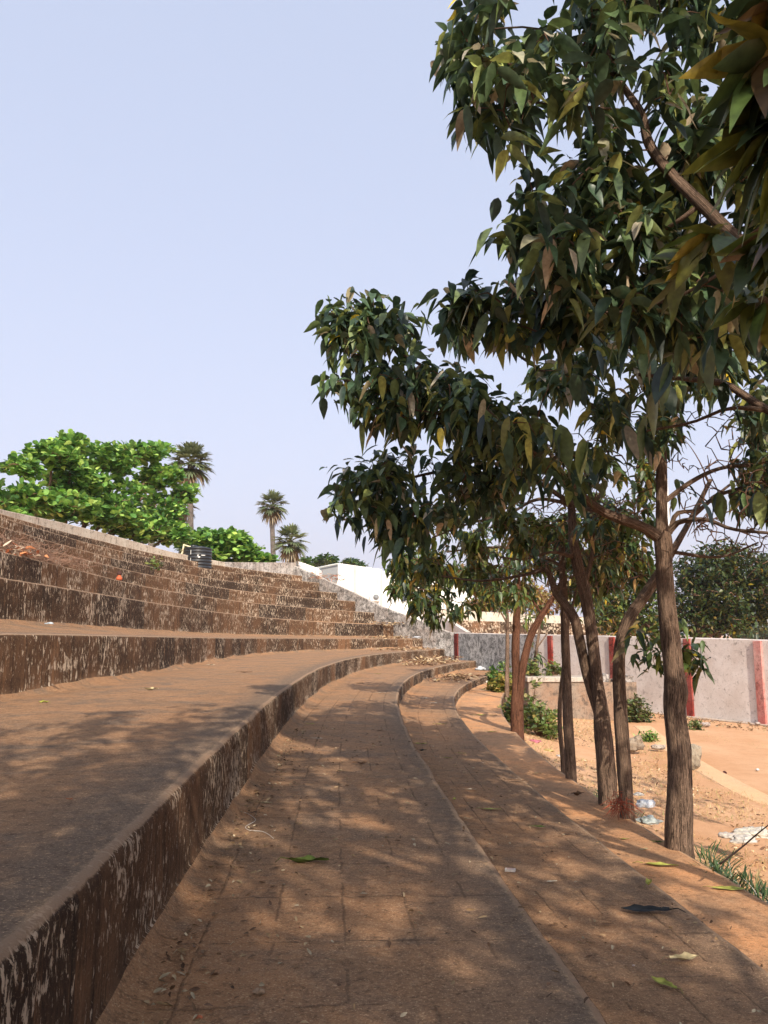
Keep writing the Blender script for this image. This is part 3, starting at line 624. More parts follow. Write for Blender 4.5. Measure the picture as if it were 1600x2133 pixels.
make_tree('tree', 'trunk forking low into two long stems left of the bowed trunk',
    [[(1266, 1665, d3, 42), (1262, 1600, d3, 40), (1256, 1530, d3, 38), (1250, 1470, d3, 33), (1244, 1420, d3, 27), (1237, 1360, d3, 27), (1228, 1290, d3, 26), (1216, 1225, d3, 26), (1202, 1170, d3, 25), (1193, 1110, d3, 20), (1190, 1050, d3, 18), (1178, 1000, d3, 15), (1150, 950, d3 - .1, 11), (1120, 900, d3 - .1, 7)],
     [(1250, 1490, d3 + .02, 24), (1235, 1445, d3 + .05, 23), (1222, 1400, d3 + .05, 22), (1208, 1335, d3 + .05, 22), (1198, 1290, d3, 21), (1180, 1262, d3, 19), (1160, 1238, d3, 16), (1150, 1210, d3, 14), (1138, 1180, d3, 11)]],
    [[(1218, 1215, d3, 14), (1232, 1165, d3, 10), (1236, 1110, d3, 9), (1232, 1060, d3, 6)], [(1196, 1160, d3, 12), (1150, 1150, d3 - .2, 7), (1090, 1165, d3 - .3, 5), (1040, 1160, d3 - .3, 4)],
     [(1190, 1050, d3, 10), (1120, 1040, d3 - .2, 8), (1060, 1070, d3 - .2, 6), (980, 1090, d3 - .3, 5), (900, 1120, d3 - .3, 4)], [(1140, 1185, d3, 9), (1080, 1200, d3 + .2, 7), (1000, 1210, d3 + .2, 5), (920, 1200, d3 + .2, 4)]],
    [([(900, 1060), (1010, 1010), (1180, 960), (1380, 960), (1390, 1080), (1250, 1100), (1150, 1130), (1040, 1130), (960, 1160), (880, 1180), (860, 1120)], 170, d3 + .1, .9, .65, 50),
     ([(1240, 900), (1370, 900), (1370, 1250), (1250, 1200)], 40, d3 + .4, .6, .4, 60)],
    LT2, .0035, bare=[([(980, 1050), (1350, 1020), (1360, 1240), (980, 1240)], 420, d3 - .2, .9)])
d4 = 9.3
LT4 = dict(per=9, Lm=.13, Wm=.052, T=MID * .9, pT=PW_MID)
make_tree('tree', 'slim straight trunk with a finger-thin stem crowding its left side',
    [[(1189, 1605, d4, 24), (1184, 1520, d4, 23), (1181, 1440, d4, 21), (1178, 1350, d4, 19), (1175, 1270, d4, 17), (1171, 1180, d4, 15), (1168, 1080, d4, 11)]],
    [[(1178, 1330, d4, 10), (1186, 1290, d4, 7), (1200, 1230, d4, 5)], [(1171, 1180, d4, 9), (1110, 1150, d4, 7), (1020, 1140, d4, 5), (930, 1150, d4, 4)], [(1170, 1150, d4, 9), (1230, 1100, d4 + .2, 6), (1300, 1080, d4 + .4, 4)]],
    [([(830, 1110), (920, 1090), (1040, 1100), (1150, 1080), (1300, 1050), (1370, 1120), (1340, 1230), (1240, 1220), (1150, 1180), (1040, 1200), (960, 1220), (880, 1200), (815, 1180)], 260, d4 + .1, .9, .5, 45)],
    LT4, .004)
make_tree('tree', 'finger-thin dark stem crowding the left side of a slim straight trunk',
    [[(1173, 1590, 9.8, 11), (1166, 1510, 9.8, 10), (1168, 1440, 9.8, 9), (1176, 1370, 9.8, 8), (1181, 1290, 9.8, 6), (1180, 1200, 9.8, 4)]],
    [[(1181, 1290, 9.8, 4), (1150, 1220, 9.9, 3)]], [([(1120, 1150), (1230, 1140), (1220, 1250), (1150, 1240)], 16, 9.8, .4)], LT4, .003, ring=8)
d5 = 13.7
LT5 = dict(per=7, Lm=.16, Wm=.065, T=MID * .9, pT=PW_MID)
make_tree('tree', 'reddish trunk splitting into a straight stem and a stem leaning right',
    [[(1078, 1512, d5, 28), (1077, 1470, d5, 27), (1076, 1420, d5, 19), (1074, 1350, d5, 18), (1077, 1280, d5, 16), (1078, 1200, d5, 13), (1074, 1120, d5, 9)],
     [(1081, 1480, d5 - .03, 18), (1085, 1420, d5 - .05, 17), (1093, 1370, d5 - .05, 17), (1108, 1320, d5, 16), (1130, 1280, d5, 14), (1152, 1245, d5, 11), (1175, 1200, d5, 8)]],
    [[(1078, 1240, d5, 8), (1020, 1200, d5, 6), (960, 1190, d5, 5), (890, 1200, d5, 4)], [(1130, 1280, d5, 6), (1090, 1230, d5, 4), (1040, 1220, d5, 3)]],
    [([(815, 1160), (880, 1150), (1000, 1140), (1160, 1120), (1280, 1150), (1250, 1240), (1150, 1220), (1070, 1250), (1000, 1265), (940, 1290), (880, 1300), (850, 1260), (805, 1230)], 380, d5, 1.3, .3, 40)],
    LT5, .006, M_BARKR, 14)
d6 = 20.5
LT6 = dict(per=7, Lm=.2, Wm=.07, T=MID, pT=PW_MID)
make_tree('tree', 'thin pale stem just left of the reddish split trunk',
    [[(1056, 1435, d6, 10), (1057, 1370, d6, 9), (1057, 1300, d6, 8), (1054, 1230, d6, 7), (1050, 1180, d6, 5)]], [[(1057, 1300, d6, 4), (1030, 1250, d6, 3)]],
    [([(930, 1180), (1120, 1170), (1160, 1250), (1080, 1270), (1000, 1255), (940, 1250)], 60, d6, 1.2, .3, 40)], LT6, .006, ring=8)
d7 = 23.5
make_tree('tree', 'slender grey sapling growing behind the low trough by the wall',
    [[(1114, 1390, d7 + .4, 8), (1118, 1350, d7, 7), (1124, 1310, d7, 6), (1130, 1260, d7, 5)]], [[(1118, 1350, d7, 4), (1140, 1320, d7, 3)]],
    [([(1060, 1180), (1240, 1170), (1260, 1300), (1170, 1290), (1090, 1300)], 70, d7, 1.2, .45, 40), ([(1090, 1330), (1130, 1320), (1130, 1380), (1095, 1385)], 5, d7, .3)], LT6, .006, ring=8)

# the near tree right of the camera: its trunk stands just outside the picture, its boughs hang into it
d0 = 3.3
YEL = np.array([[.07, .095, .018], [.10, .115, .02], [.05, .08, .02], [.15, .125, .02], [.08, .05, .02], [.035, .055, .02]])
def near_sprays(lf):
    for (u, v, d, n, Lm, Wm) in ((1625, 110, 1.75, 22, .24, .075), (1640, 260, 1.8, 18, .24, .075), (1660, 400, 2.0, 12, .2, .07), (1500, 480, 2.4, 12, .19, .065), (1610, 500, 2.2, 14, .19, .07), (1590, 620, 2.5, 10, .17, .065), (1640, 10, 1.8, 12, .2, .08), (1440, 560, 2.5, 7, .18, .06)):
        c = at(u, v, d)[None]; k = n; az = RNG.uniform(math.radians(110), math.radians(265), k); e = np.radians(RNG.uniform(-75, 5, k))
        A = np.stack([np.cos(az) * np.cos(e), .6 * np.sin(az) * np.cos(e), np.sin(e)], -1)
        leaf_mesh(lf, c + RNG.normal(0, .02, (k, 3)), A, Lm * RNG.uniform(.75, 1.1, k), Wm * RNG.uniform(.85, 1.2, k), RNG.uniform(.0, .35, k), pick(YEL, np.array([.25, .2, .2, .12, .04, .19]), k), 'lance', .18, RNG.normal(0, .5, k))
    for (u, v, d) in ((1170, 930, 3.6), (1215, 960, 3.7), (1380, 840, 3.3), (1395, 790, 3.2), (1200, 820, 4.0), (1300, 930, 4.2), (1330, 900, 3.9), (1480, 740, 3.0), (1540, 700, 3.1), (1505, 830, 4.2), (1015, 910, 4.6), (1050, 920, 4.3), (1340, 960, 4.6), (1500, 1060, 4.6), (1465, 1080, 4.8), (1575, 1070, 4.4), (1560, 690, 2.9)):
        k = 2; az = RNG.uniform(0, 6.28, k); A = np.stack([.35 * np.cos(az), .35 * np.sin(az), np.full(k, -1.)], -1)
        leaf_mesh(lf, at(u, v - 40, d) + RNG.normal(0, .015, (k, 3)), A, .19 * RNG.uniform(.8, 1.2, k), .075 * RNG.uniform(.8, 1.2, k), np.full(k, .1), pick(DARK, PW_DARK, k), 'lance', .2, RNG.normal(0, .8, k))
make_tree('tree', 'large tree whose leafy boughs fill the upper right corner, its trunk out of the picture', 
    [[(2250, 2400, 3.35, 90), (2255, 1900, 3.35, 84), (2240, 1500, 3.35, 78), (2200, 1200, 3.35, 74), (2100, 950, 3.3, 62), (1900, 780, 3.3, 48), (1700, 620, 3.35, 40), (1560, 520, 3.4, 32), (1460, 425, 3.5, 28), (1400, 365, 3.6, 26), (1352, 300, 3.7, 23), (1335, 235, 3.7, 20), (1290, 165, 3.8, 15), (1250, 60, 3.8, 10), (1230, -80, 3.8, 7)]],
    [[(2200, 1200, 3.35, 50), (1950, 980, 3.7, 34), (1760, 930, 4.2, 26), (1600, 855, 4.6, 20), (1510, 800, 4.8, 17), (1430, 790, 4.9, 11), (1330, 780, 5.0, 8)],
     [(1600, 855, 4.6, 13), (1520, 850, 4.7, 9), (1440, 880, 4.9, 7), (1330, 900, 5, 5)],
     [(2100, 950, 3.3, 45), (2000, 500, 3.2, 36), (1900, 100, 3.2, 28), (1800, -300, 3.3, 18)],
     [(1460, 425, 3.5, 14), (1380, 480, 3.6, 9), (1280, 500, 3.8, 7), (1150, 520, 3.9, 5)],
     [(1335, 235, 3.7, 10), (1250, 225, 3.7, 7), (1130, 215, 3.7, 6), (1040, 200, 3.7, 4)],
     [(1290, 165, 3.8, 8), (1220, 120, 3.8, 6), (1120, 60, 3.8, 5), (1010, 60, 3.8, 4), (960, 40, 3.8, 3)],
     [(1560, 520, 3.4, 12), (1450, 600, 3.5, 9), (1300, 650, 3.7, 7), (1180, 640, 3.8, 5)],
     [(1900, 780, 3.3, 20), (1800, 600, 2.8, 14), (1680, 540, 2.4, 9), (1560, 500, 2.3, 5)], [(2000, 500, 3.2, 18), (1800, 250, 2.6, 12), (1650, 130, 2.1, 7), (1580, 90, 2.0, 4)]],
    [([(925, 95), (935, 40), (990, 10), (1060, -40), (1160, -150), (1500, -160), (1640, -100), (1640, 350), (1500, 420), (1350, 330), (1200, 330), (1100, 290), (1060, 270), (1010, 240), (955, 190), (950, 130)], 270, 3.8, .55, .55, 60),
     ([(1065, 300), (1350, 260), (1640, 330), (1640, 620), (1450, 680), (1250, 640), (1150, 580), (1060, 550), (1035, 500), (1075, 440), (1040, 400), (1080, 350)], 230, 4.0, .6, .6, 60),
     ([(925, 650), (945, 615), (1060, 600), (1160, 610), (1250, 640), (1200, 720), (1060, 700), (960, 690)], 48, 4.3, .3, 0, 70),
     ([(1300, 560), (1640, 560), (1640, 720), (1420, 730), (1200, 640)], 55, 3.9, .5, .3, 70),
     ([(1640, -500), (2700, -500), (2700, 700), (1640, 700)], 230, 3.4, 1.2, .25, 80),
     ([(1100, -600), (1640, -600), (1640, -150), (1160, -150)], 60, 3.6, .7, .25, 80)],
    dict(per=9, Lm=.138, Wm=.056, T=DARK * 1.5, pT=PW_DARK), .0042, ring=20, extra=near_sprays)

# two more trees of the row stand behind the camera and throw the dappled shade on the steps
def back_tree(x, y, cz, r, n, label, lean=2.1):
    z0 = float(gz(np.array([x]), np.array([y]))[0]); root = empty('tree', (x, y, z0), label, 'tree', 'trees in a row along the lowest step')
    mb = MB(); c = np.array([x - lean, y, cz]); path = resample(np.array([[x, y, z0 - .1, .11], [x + .05, y, z0 + 1.3, .1], [x - .2, y + .1, cz - r * .7, .085], [c[0], c[1], cz, .05], [c[0], c[1], cz + r * .7, .02]]), .08)
    mb.tube(path[:, :3], path[:, 3], 14, .2); sk = [path[::2, :3]]
    for k in range(7):
        a = k * 2.4; p0 = path[int(len(path) * (.5 + .05 * k)), :3]; e = c + np.array([math.cos(a) * r * .7, math.sin(a) * r * .8, r * (.1 * (k % 4) - .1)]); q = resample(np.array([p0, (p0 + e) / 2 + [0, 0, .2], e]), .1)
        mb.tube(q, np.linspace(.04, .012, len(q)), 7, .1); sk.append(q[::2])
    mb.build('trunk', M_BARK, root)
    D = RNG.normal(0, 1, (n * 3, 3)); D /= np.linalg.norm(D, axis=1)[:, None]; q = c + D * (RNG.uniform(.25, 1, (n * 3, 1)) ** .6) * np.array([r * .78, r * 1.1, r * .52])
    q = q[vnoise(q, .9, 2) > -.14]; uv = project(q); zc = q[:, 1]
    vis = (zc > .2) & (uv[:, 0] > -100) & (uv[:, 0] < 1750) & (uv[:, 1] > -150) & (uv[:, 1] < 2300); q = q[~vis][:n]
    q = q[np.linalg.norm(q, axis=1) > 1.3]
    lf = MB(); grow(lf, np.concatenate(sk)[5:], q, .004); twigs_done(lf)
    rosettes(lf, q, 8, .165, .06, DARK, PW_DARK); lf.build('crown', [M_LEAF, M_TWIG], root)
back_tree(3.35, -1.3, 3.1, 3.1, 760, 'leafy tree of the row standing just behind the camera')
back_tree(3.8, -5.4, 3.3, 3.1, 640, 'leafy tree of the row standing farther back behind the camera')

# ------------------------------------------------------------------ greenery behind the terrace
M_ALM = mat_leaf('broad_green_leaf', .4, .3, (1.25, 1.2, 1.1))
def blob_tree(name, label, cat, x, y, z0, blobs, leaf, trunk_r=.2, mat=M_ALM, group=None, twig=.012, dist=None, bark=M_BARK, inner=.35, dens=1.0):
    """blobs: (u, v, depth, ru_px, rv_px, rd_m, n)"""
    root = empty(name, (x, y, z0), label, cat, group); tips = []; mb = MB(); sk = []
    cs = [at(u, v, d) for u, v, d, *_ in blobs]; top = np.mean(cs, 0); hub = np.array([x, y, z0 + (top[2] - z0) * .35])
    p = resample(np.array([[x, y, z0 - .2, trunk_r * 1.2], [x + .1, y, (z0 + hub[2]) / 2, trunk_r], [*hub, trunk_r * .8]]), .3); mb.tube(p[:, :3], p[:, 3], 10, .15)
    for (u, v, d, ru, rv, rd, n), c in zip(blobs, cs):
        n = int(n * dens)
        q = resample(np.array([hub, (hub + c) / 2 + RNG.normal(0, .2, 3) + [0, 0, -.2], c]), .3); mb.tube(q, np.linspace(trunk_r * .55, trunk_r * .15, len(q)), 7, .1); sk.append(q)
        D = RNG.normal(0, 1, (n, 3)); D /= np.linalg.norm(D, axis=1)[:, None]; D *= RNG.uniform(inner, 1, (n, 1)) ** .5
        s = np.linalg.norm(D, axis=1) + 1e-6; bump = 1 + .5 * vnoise(D * 2.2 + u, 1.2, 2)
        tips.append(c + D * bump[:, None] * np.array([ru * d / F_PX, rd, rv * d / F_PX]))
    mb.build('trunk', bark, root); tips = np.concatenate(tips)
    lf = MB()
    if twig: grow(lf, np.concatenate(sk), tips, twig, maxseg=1.0); twigs_done(lf)
    rosettes(lf, tips, **leaf); lf.build('crown', [mat, M_TWIG], root); return root
def behind(bl, k=.03, c=25.8): return [(u, v, c + k * u + (d - 27) * .6, ru, rv, rd, n) for u, v, d, ru, rv, rd, n in bl]
LA = dict(per=10, Lm=.36, Wm=.20, T=ALM * [1.75, 1.5, 1.9], pT=PW_ALM, el=(-15, 65), droop=(.0, .35), shape='obov', fold=.18, spread=.03)
da = 27.
blob_tree('almond_tree', 'wide bright green broad-leaved tree rising over the left end of the steps', 'tree', -13.2, 31.5, -2.3,
    behind([(40, 975, da, 45, 16, .8, 26), (110, 950, da, 50, 26, 1.2, 60), (150, 925, da, 28, 16, .8, 26), (220, 960, da + .5, 65, 30, 1.4, 85), (290, 945, da, 50, 18, 1.0, 45), (345, 938, da, 25, 9, .5, 14),
     (160, 1005, da, 60, 32, 1.4, 80), (60, 1045, da - .5, 60, 28, 1.2, 60), (130, 1060, da - .5, 70, 34, 1.3, 80), (330, 995, da, 50, 24, 1.1, 55), (385, 1030, da, 28, 20, .7, 26), (220, 1070, da - .6, 70, 34, 1.3, 80), (250, 1030, da + .6, 70, 30, 1.0, 45),
     (290, 1100, da - .6, 60, 28, 1.2, 65), (340, 1065, da + .4, 50, 30, 1.0, 40), (350, 1115, da - .5, 45, 26, 1., 45), (-60, 1030, da, 60, 40, 1.3, 50), (10, 1080, da - .5, 40, 20, .8, 20)]), LA, .25, dens=1.45)
blob_tree('almond_tree', 'low bright green broad-leaved tree bulging up behind the black water tank', 'tree', -8.6, 40.5, -2.3,
    behind([(405, 1135, 28, 40, 26, 1., 40), (440, 1130, 28, 40, 26, 1.1, 45), (480, 1128, 28, 36, 24, 1.0, 45), (510, 1148, 28, 32, 24, 1., 40), (460, 1160, 28, 60, 22, 1.1, 45), (535, 1168, 28, 28, 9, .5, 14), (560, 1170, 28, 16, 5, .3, 6)], .0, 39.0), dict(LA, Lm=.42, Wm=.24), .2, dens=1.3)

def fan_palm(label, u, v, d, crown_px, nfan, base_v=None, dead=6, green=1.0):
    c = at(u, v, d); z0 = -2.4; R = crown_px * d / F_PX; root = empty('palm_tree', (c[0], c[1], z0), label, 'palm tree', 'fan palms behind the steps')
    mb = MB(); n = 30; zz = np.linspace(z0 - .2, c[2] - .1, n); path = np.c_[c[0] + .12 * np.sin(zz * .5), c[1] + 0 * zz, zz]
    mb.tube(path, .19 + .04 * np.exp(-(zz - z0)) + .012 * np.sin(zz * 14), 12, .1); mb.build('trunk', mat_bark('palm_bark', (.06, .05, .045), (.22, .19, .165)), root)
    lf = MB(); st = MB(); cc = path[-1] + [0, 0, .1]
    for i in range(nfan + dead):
        az = i * 2.399 + RNG.uniform(-.2, .2); isd = i >= nfan; e = math.radians(RNG.uniform(-75, -50) if isd else -48 + 130 * (i / nfan) + RNG.uniform(-8, 8))
        a = np.array([math.cos(az) * math.cos(e), math.sin(az) * math.cos(e), math.sin(e)]); pl = R * (.50 if not isd else .35); h = cc + a * pl
        st.tube(np.array([cc, cc + a * pl * .5 + [0, 0, .03], h]), [.03, .022, .015], 5)
        side = np.cross(a, [0, 0, 1.]); side /= np.linalg.norm(side) + 1e-6; nor = np.cross(side, a); k = 13; ang = np.linspace(-1.7, 1.7, k)
        A = a[None] * np.cos(ang)[:, None] + side[None] * np.sin(ang)[:, None] + nor[None] * .25 * np.abs(np.sin(ang))[:, None]
        L = R * .58 * (1 - .22 * (ang / 1.7) ** 2) * RNG.uniform(.9, 1.1, k)
        col = np.array([.24, .19, .12]) if isd else np.array([.12, .155, .08]) * green * RNG.uniform(.7, 1.5)
        leaf_mesh(lf, np.repeat(h[None], k, 0), A, L, np.full(k, R * .12), np.full(k, .25 if not isd else .6), np.repeat(col[None], k, 0) * RNG.uniform(.8, 1.2, (k, 1)), 'blade', .35)
    st.build('leaf_stalks', mat_plain('palm_stalk', (.16, .15, .06)), root); lf.build('crown', M_LEAF, root)
fan_palm('tallest fan palm, grey trunk rising over the right edge of the broad green tree', 402, 965, 48, 52, 34)
fan_palm('dusky fan palm half hidden behind the broad green tree', 380, 1052, 52, 38, 26, green=.6)
fan_palm('small fan palm mostly hidden inside the broad green tree', 318, 1030, 50, 36, 20, green=.8)
fan_palm('slim fan palm standing alone between the green trees and the white building', 571, 1053, 62, 37, 32)
fan_palm('short bushy fan palm touching the right side of the slim lone palm', 605, 1128, 55, 42, 32, green=1.2)
LF = dict(per=7, Lm=.5, Wm=.22, T=ALM * .45, pT=PW_ALM, el=(-30, 50), droop=(0, .4), shape='lance', fold=.2, spread=.12)
blob_tree('tree', 'flat-topped feathery tree behind the grey shed roof', 'tree', -6.0, 90, -2.4, [(650, 1172, 90, 26, 9, 2, 60), (680, 1166, 90, 22, 9, 2, 55), (625, 1168, 90, 18, 8, 1.5, 30), (698, 1174, 90, 10, 5, 1, 18)], LF, .25, M_LEAF, None, 0)
blob_tree('tree', 'small feathery treetop showing above the white building', 'tree', -2.9, 92, -2.4, [(735, 1172, 92, 18, 8, 1.5, 40), (752, 1178, 92, 10, 5, 1, 16), (722, 1170, 92, 8, 5, 1, 14)], LF, .2, M_LEAF, None, 0)

# trees beyond the boundary wall
LB = dict(per=14, Lm=.30, Wm=.14, T=MID * .62, pT=np.array([.28, .3, .25, .1, .03, .02, .02]), el=(-60, 50), droop=(0, .5), fold=.2, spread=.22)
db = 46.
blob_tree('tree', 'big round dark green tree beyond the wall at the right', 'tree', 17.2, 46, -2.4,
    [(1460, 1190, db, 45, 42, 2, 95), (1500, 1170, db, 45, 36, 2, 90), (1550, 1180, db, 45, 38, 2, 90), (1440, 1240, db, 50, 46, 2, 95), (1500, 1240, db - .5, 60, 50, 2, 130), (1560, 1240, db, 50, 50, 2, 110), (1450, 1295, db, 55, 34, 2, 90), (1520, 1290, db, 55, 34, 2, 90), (1570, 1270, db, 30, 34, 1.6, 60), (1610, 1200, db, 40, 40, 2, 60)], LB, .35, M_LEAF, 'trees beyond the boundary wall', .02)
LC = dict(LB, T=MID * 1.0, pT=PW_MID, Lm=.26)
blob_tree('tree', 'sunlit yellow-green tree beyond the wall behind the slim trunks', 'tree', 11.6, 40, -2.4, [(1290, 1290, 40, 45, 30, 1.6, 75), (1260, 1240, 40, 50, 40, 1.6, 75), (1330, 1230, 40, 45, 45, 1.6, 75), (1350, 1290, 40, 40, 30, 1.6, 60), (1300, 1180, 40, 45, 30, 1.4, 45)], LC, .2, M_LEAF, 'trees beyond the boundary wall', .015)
BRN = np.array([[.22, .11, .04], [.30, .17, .05], [.16, .12, .03], [.10, .11, .03], [.25, .22, .06]])
blob_tree('tree', 'browning thin tree beyond the corner of the wall', 'tree', 10.0, 64, -2.4, [(1050, 1245, 64, 40, 24, 2, 70), (1100, 1240, 64, 40, 26, 2, 70), (1000, 1262, 64, 30, 14, 1.5, 35), (1150, 1250, 64, 45, 28, 2, 60)], dict(LB, T=BRN, pT=np.ones(5), Lm=.4, Wm=.18), .25, M_LEAF, 'trees beyond the boundary wall', .02)
blob_tree('tree', 'distant pale treetops above the far right end of the wall', 'tree', 62, 130, -2.4, [(1600, 1322, 130, 40, 6, 4, 60), (1560, 1318, 130, 30, 7, 4, 50), (1650, 1312, 130, 40, 12, 4, 60)], dict(LB, T=MID * .9, pT=PW_MID, Lm=.9, Wm=.4, spread=.5), .2, M_LEAF, 'trees beyond the boundary wall', 0)

# ------------------------------------------------------------------ buildings and far stand
M_WH = mat_plain('white_paint', (.80, .80, .77), .8, .2, .03, 3); M_GY = mat_plain('grey_sheet_and_shaded_wall', (.19, .20, .21), .6, .3, .06, 2); M_TR = mat_plain('grey_trim', (.42, .44, .42), .8, .2, .1, 3); M_GL = mat_plain('window_glass', (.05, .06, .07), .1, .6, .1, 4)
d = 62.; wb = empty('white_building', (0, d, -2.4), 'flat-roofed white building beyond the end wall of the steps', 'building')
def quadbox(mb, u0, u1, vt0, vt1, dn, depth, zb=-2.4):
    a = at(u0, vt0, dn); b = at(u1, vt1, dn)
    V = np.array([[a[0], dn, zb], [b[0], dn, zb], [b[0], dn, b[2]], [a[0], dn, a[2]]]); V2 = V + [0, depth, 0]
    mb.add(np.concatenate([V, V2]), np.array([[0, 1, 2, 3], [5, 4, 7, 6], [1, 5, 6, 2], [4, 0, 3, 7], [3, 2, 6, 7]]))
mb = MB(); quadbox(mb, 704, 796, 1173, 1186, d, 9); mb.build('front_wall', M_WH, wb, smooth=False)
mb = MB(); quadbox(mb, 796.5, 985, 1190, 1204, d + 1.2, 9); mb.build('side_wing', M_WH, wb, smooth=False)
mb = MB(); quadbox(mb, 622, 664, 1169, 1184, d - 4, 5); mb.build('stair_block', M_WH, wb, smooth=False)
mb = MB(); quadbox(mb, 596, 621.6, 1168, 1169, d - 3.9, 5); mb.build('stair_block_shaded_side', M_GY, wb, smooth=False)  # left face of the white block, its shade put into the grey colour
mb = MB(); quadbox(mb, 664.5, 703.5, 1183, 1175, d - .5, 5, 3.95); mb.build('shed_panel', M_GY, wb, smooth=False)
mb = MB(); quadbox(mb, 664, 703.8, 1212, 1205, d - .3, 4.7); mb.build('lower_wall', M_WH, wb, smooth=False)
mb = MB(); a = at(660, 1183, d - .7); b = at(704, 1174, d - .7); mb.tube(np.array([a, b]), [.05, .05], 6); mb.build('roof_edge', M_TR, wb)
mb = MB(); quadbox(mb, 738, 743.5, 1177, 1178, d - .12, .13); mb.build('drainpipe', M_TR, wb, smooth=False)
mb = MB(); quadbox(mb, 793, 796.4, 1186, 1187, d - .1, .12); mb.build('corner_strip', M_TR, wb, smooth=False)
for u in (838, 862, 890):
    a = at(u, 1232, d + 1.1); b = at(u + 17, 1252, d + 1.1)
    mb = MB(); mb.box((a[0] - .06, d + 1.12, b[2] - .06), (b[0] + .06, d + 1.26, a[2] + .06)); w_ = mb.build('window', M_TR, wb, smooth=False)
    mb = MB(); mb.box((a[0], d + 1.08, b[2]), ((a[0] + b[0]) / 2 - .02, d + 1.11, a[2])); mb.box(((a[0] + b[0]) / 2 + .02, d + 1.08, b[2]), (b[0], d + 1.11, a[2])); mb.build('pane', M_GL, w_, smooth=False)
acu = at(782, 1244, d - .5); ac = empty('air_conditioner', (acu[0], d - .4, acu[2] - .35), 'white air conditioner unit with looping cable on the white building wall', 'air conditioner')
mb = MB(); mb.box((acu[0] - .38, d - .42, acu[2] - .3), (acu[0] + .32, d - .08, acu[2] + .3)); o = mb.build('casing', M_WH, ac, smooth=False); o.modifiers.new('b', 'BEVEL').width = .03
mb = MB(); tt = np.linspace(0, 2 * np.pi, 25); mb.tube(np.c_[acu[0] + .05 + .2 * np.cos(tt), 0 * tt + d - .44, acu[2] + .2 * np.sin(tt)], np.full(25, .025), 5, cap=False)
mb.tube(np.array([[acu[0] + .05, d - .42, acu[2]], [acu[0] + .05, d - .46, acu[2]]]), [.17, .17], 20); mb.build('fan_grille', M_GY, ac)
mb = MB(); q = resample(np.array([[acu[0] - .25, d - .1, acu[2] + .3], [acu[0] - .05, d - .1, acu[2] + 1.2], [acu[0] + .1, d - .08, acu[2] + 1.75], [acu[0] + .2, d - .1, acu[2] + 1.0], [acu[0] + .22, d - .1, acu[2] + .3]]), .1); mb.tube(q, np.full(len(q), .02), 5); mb.build('cable', M_TR, ac)

fs = empty('far_terrace', (8, 48, -2.4), 'second stretch of cream-topped stadium steps seen beyond the corner of the wall', 'stadium steps')
M_FS = mat_riser('far_stained_concrete', 1.0, .1, 1.5, 4.0, .4, .022, 10)
def strip(name, lv, d0_, mat, thick):                    # lv: (u, vtop, vbottom)
    mb = MB(); rows = []
    A = np.array([at(u, a, d0_ + (u - 1000) * .0) for u, a, b in lv]); zb = -2.4
    P = np.stack([np.c_[A[:, :2], np.full(len(A), zb)], A, A + [0, thick, 0], np.c_[A[:, :2] + [0, thick], np.full(len(A), zb)]], 1); s = arc_len(A[:, :2])
    UV = np.stack([np.repeat(s[:, None], 4, 1), P[..., 2] - 1], -1); mb.grid(P, UV); return mb.build(name, mat, fs, smooth=False)
us = np.linspace(905, 1330, 24); 
def lt(a, b): return [(u, np.interp(u, [905, 1330], [a, b]), 0) for u in us]
strip('parapet', lt(1269, 1291), 51.5, mat_plaster('cream_plaster', (.62, .56, .46), (.25, .2, .15), .25), .25)
for k, (a, b) in enumerate(((1291, 1303), (1299, 1309), (1307, 1315), (1314, 1321))): strip('tier', lt(a, b), 50.5 - k * .9, M_FS, .9)
mb = MB(); a0, a1, a2, a3 = at(905, 1268, 47), at(925, 1287, 44), at(972, 1317, 41), at(905, 1330, 43)
V = np.array([at(880, 1262, 46), at(925, 1287, 44.5), at(972, 1317, 42), [at(972, 1317, 42)[0], 42, -2.4], [at(925, 1287, 44.5)[0], 44.5, -2.4], [at(880, 1262, 46)[0], 46, -2.4]]); V2 = V + [.25, .25, 0]
mb.add(np.concatenate([V, V2]), [np.array([[5, 4, 1, 0], [4, 3, 2, 1], [0, 1, 7, 6], [1, 2, 8, 7], [11, 6, 7, 10], [10, 7, 8, 9]]), ]); mb.build('side_wall', mat_plaster('pale_plaster', (.60, .58, .56), (.25, .24, .23), .3), fs, smooth=False)

# light pole beyond the wall
lp = at(1402, 1290, 30.); pole = empty('light_pole', (lp[0], 30, -2.3), 'tall white painted light pole behind the nearest tree trunk', 'light pole')
mb = MB(); mb.tube(np.array([[lp[0], 30, -2.4], [lp[0], 30, 3], [lp[0], 30, 9.5]]), [.085, .075, .055], 14); mb.build('pole', mat_plain('pole_paint', (.72, .72, .72), .5, .4, .06), pole)
mb = MB(); q = resample(np.array([[lp[0], 30, 9.3], [lp[0] + .3, 30, 9.8], [lp[0] + 1.0, 30, 9.95]]), .1); mb.tube(q, np.full(len(q), .03), 8); mb.build('arm', M_TR, pole)
mb = MB(); mb.ball((lp[0] + 1.2, 30, 9.93), .25, 6, sc=(1.2, .5, .35)); mb.build('lamp_head', M_GY, pole)
mb = MB(); mb.box((lp[0] - .18, 29.82, -2.35), (lp[0] + .18, 30.18, -2.1)); mb.build('footing', M_PL, pole, smooth=False)

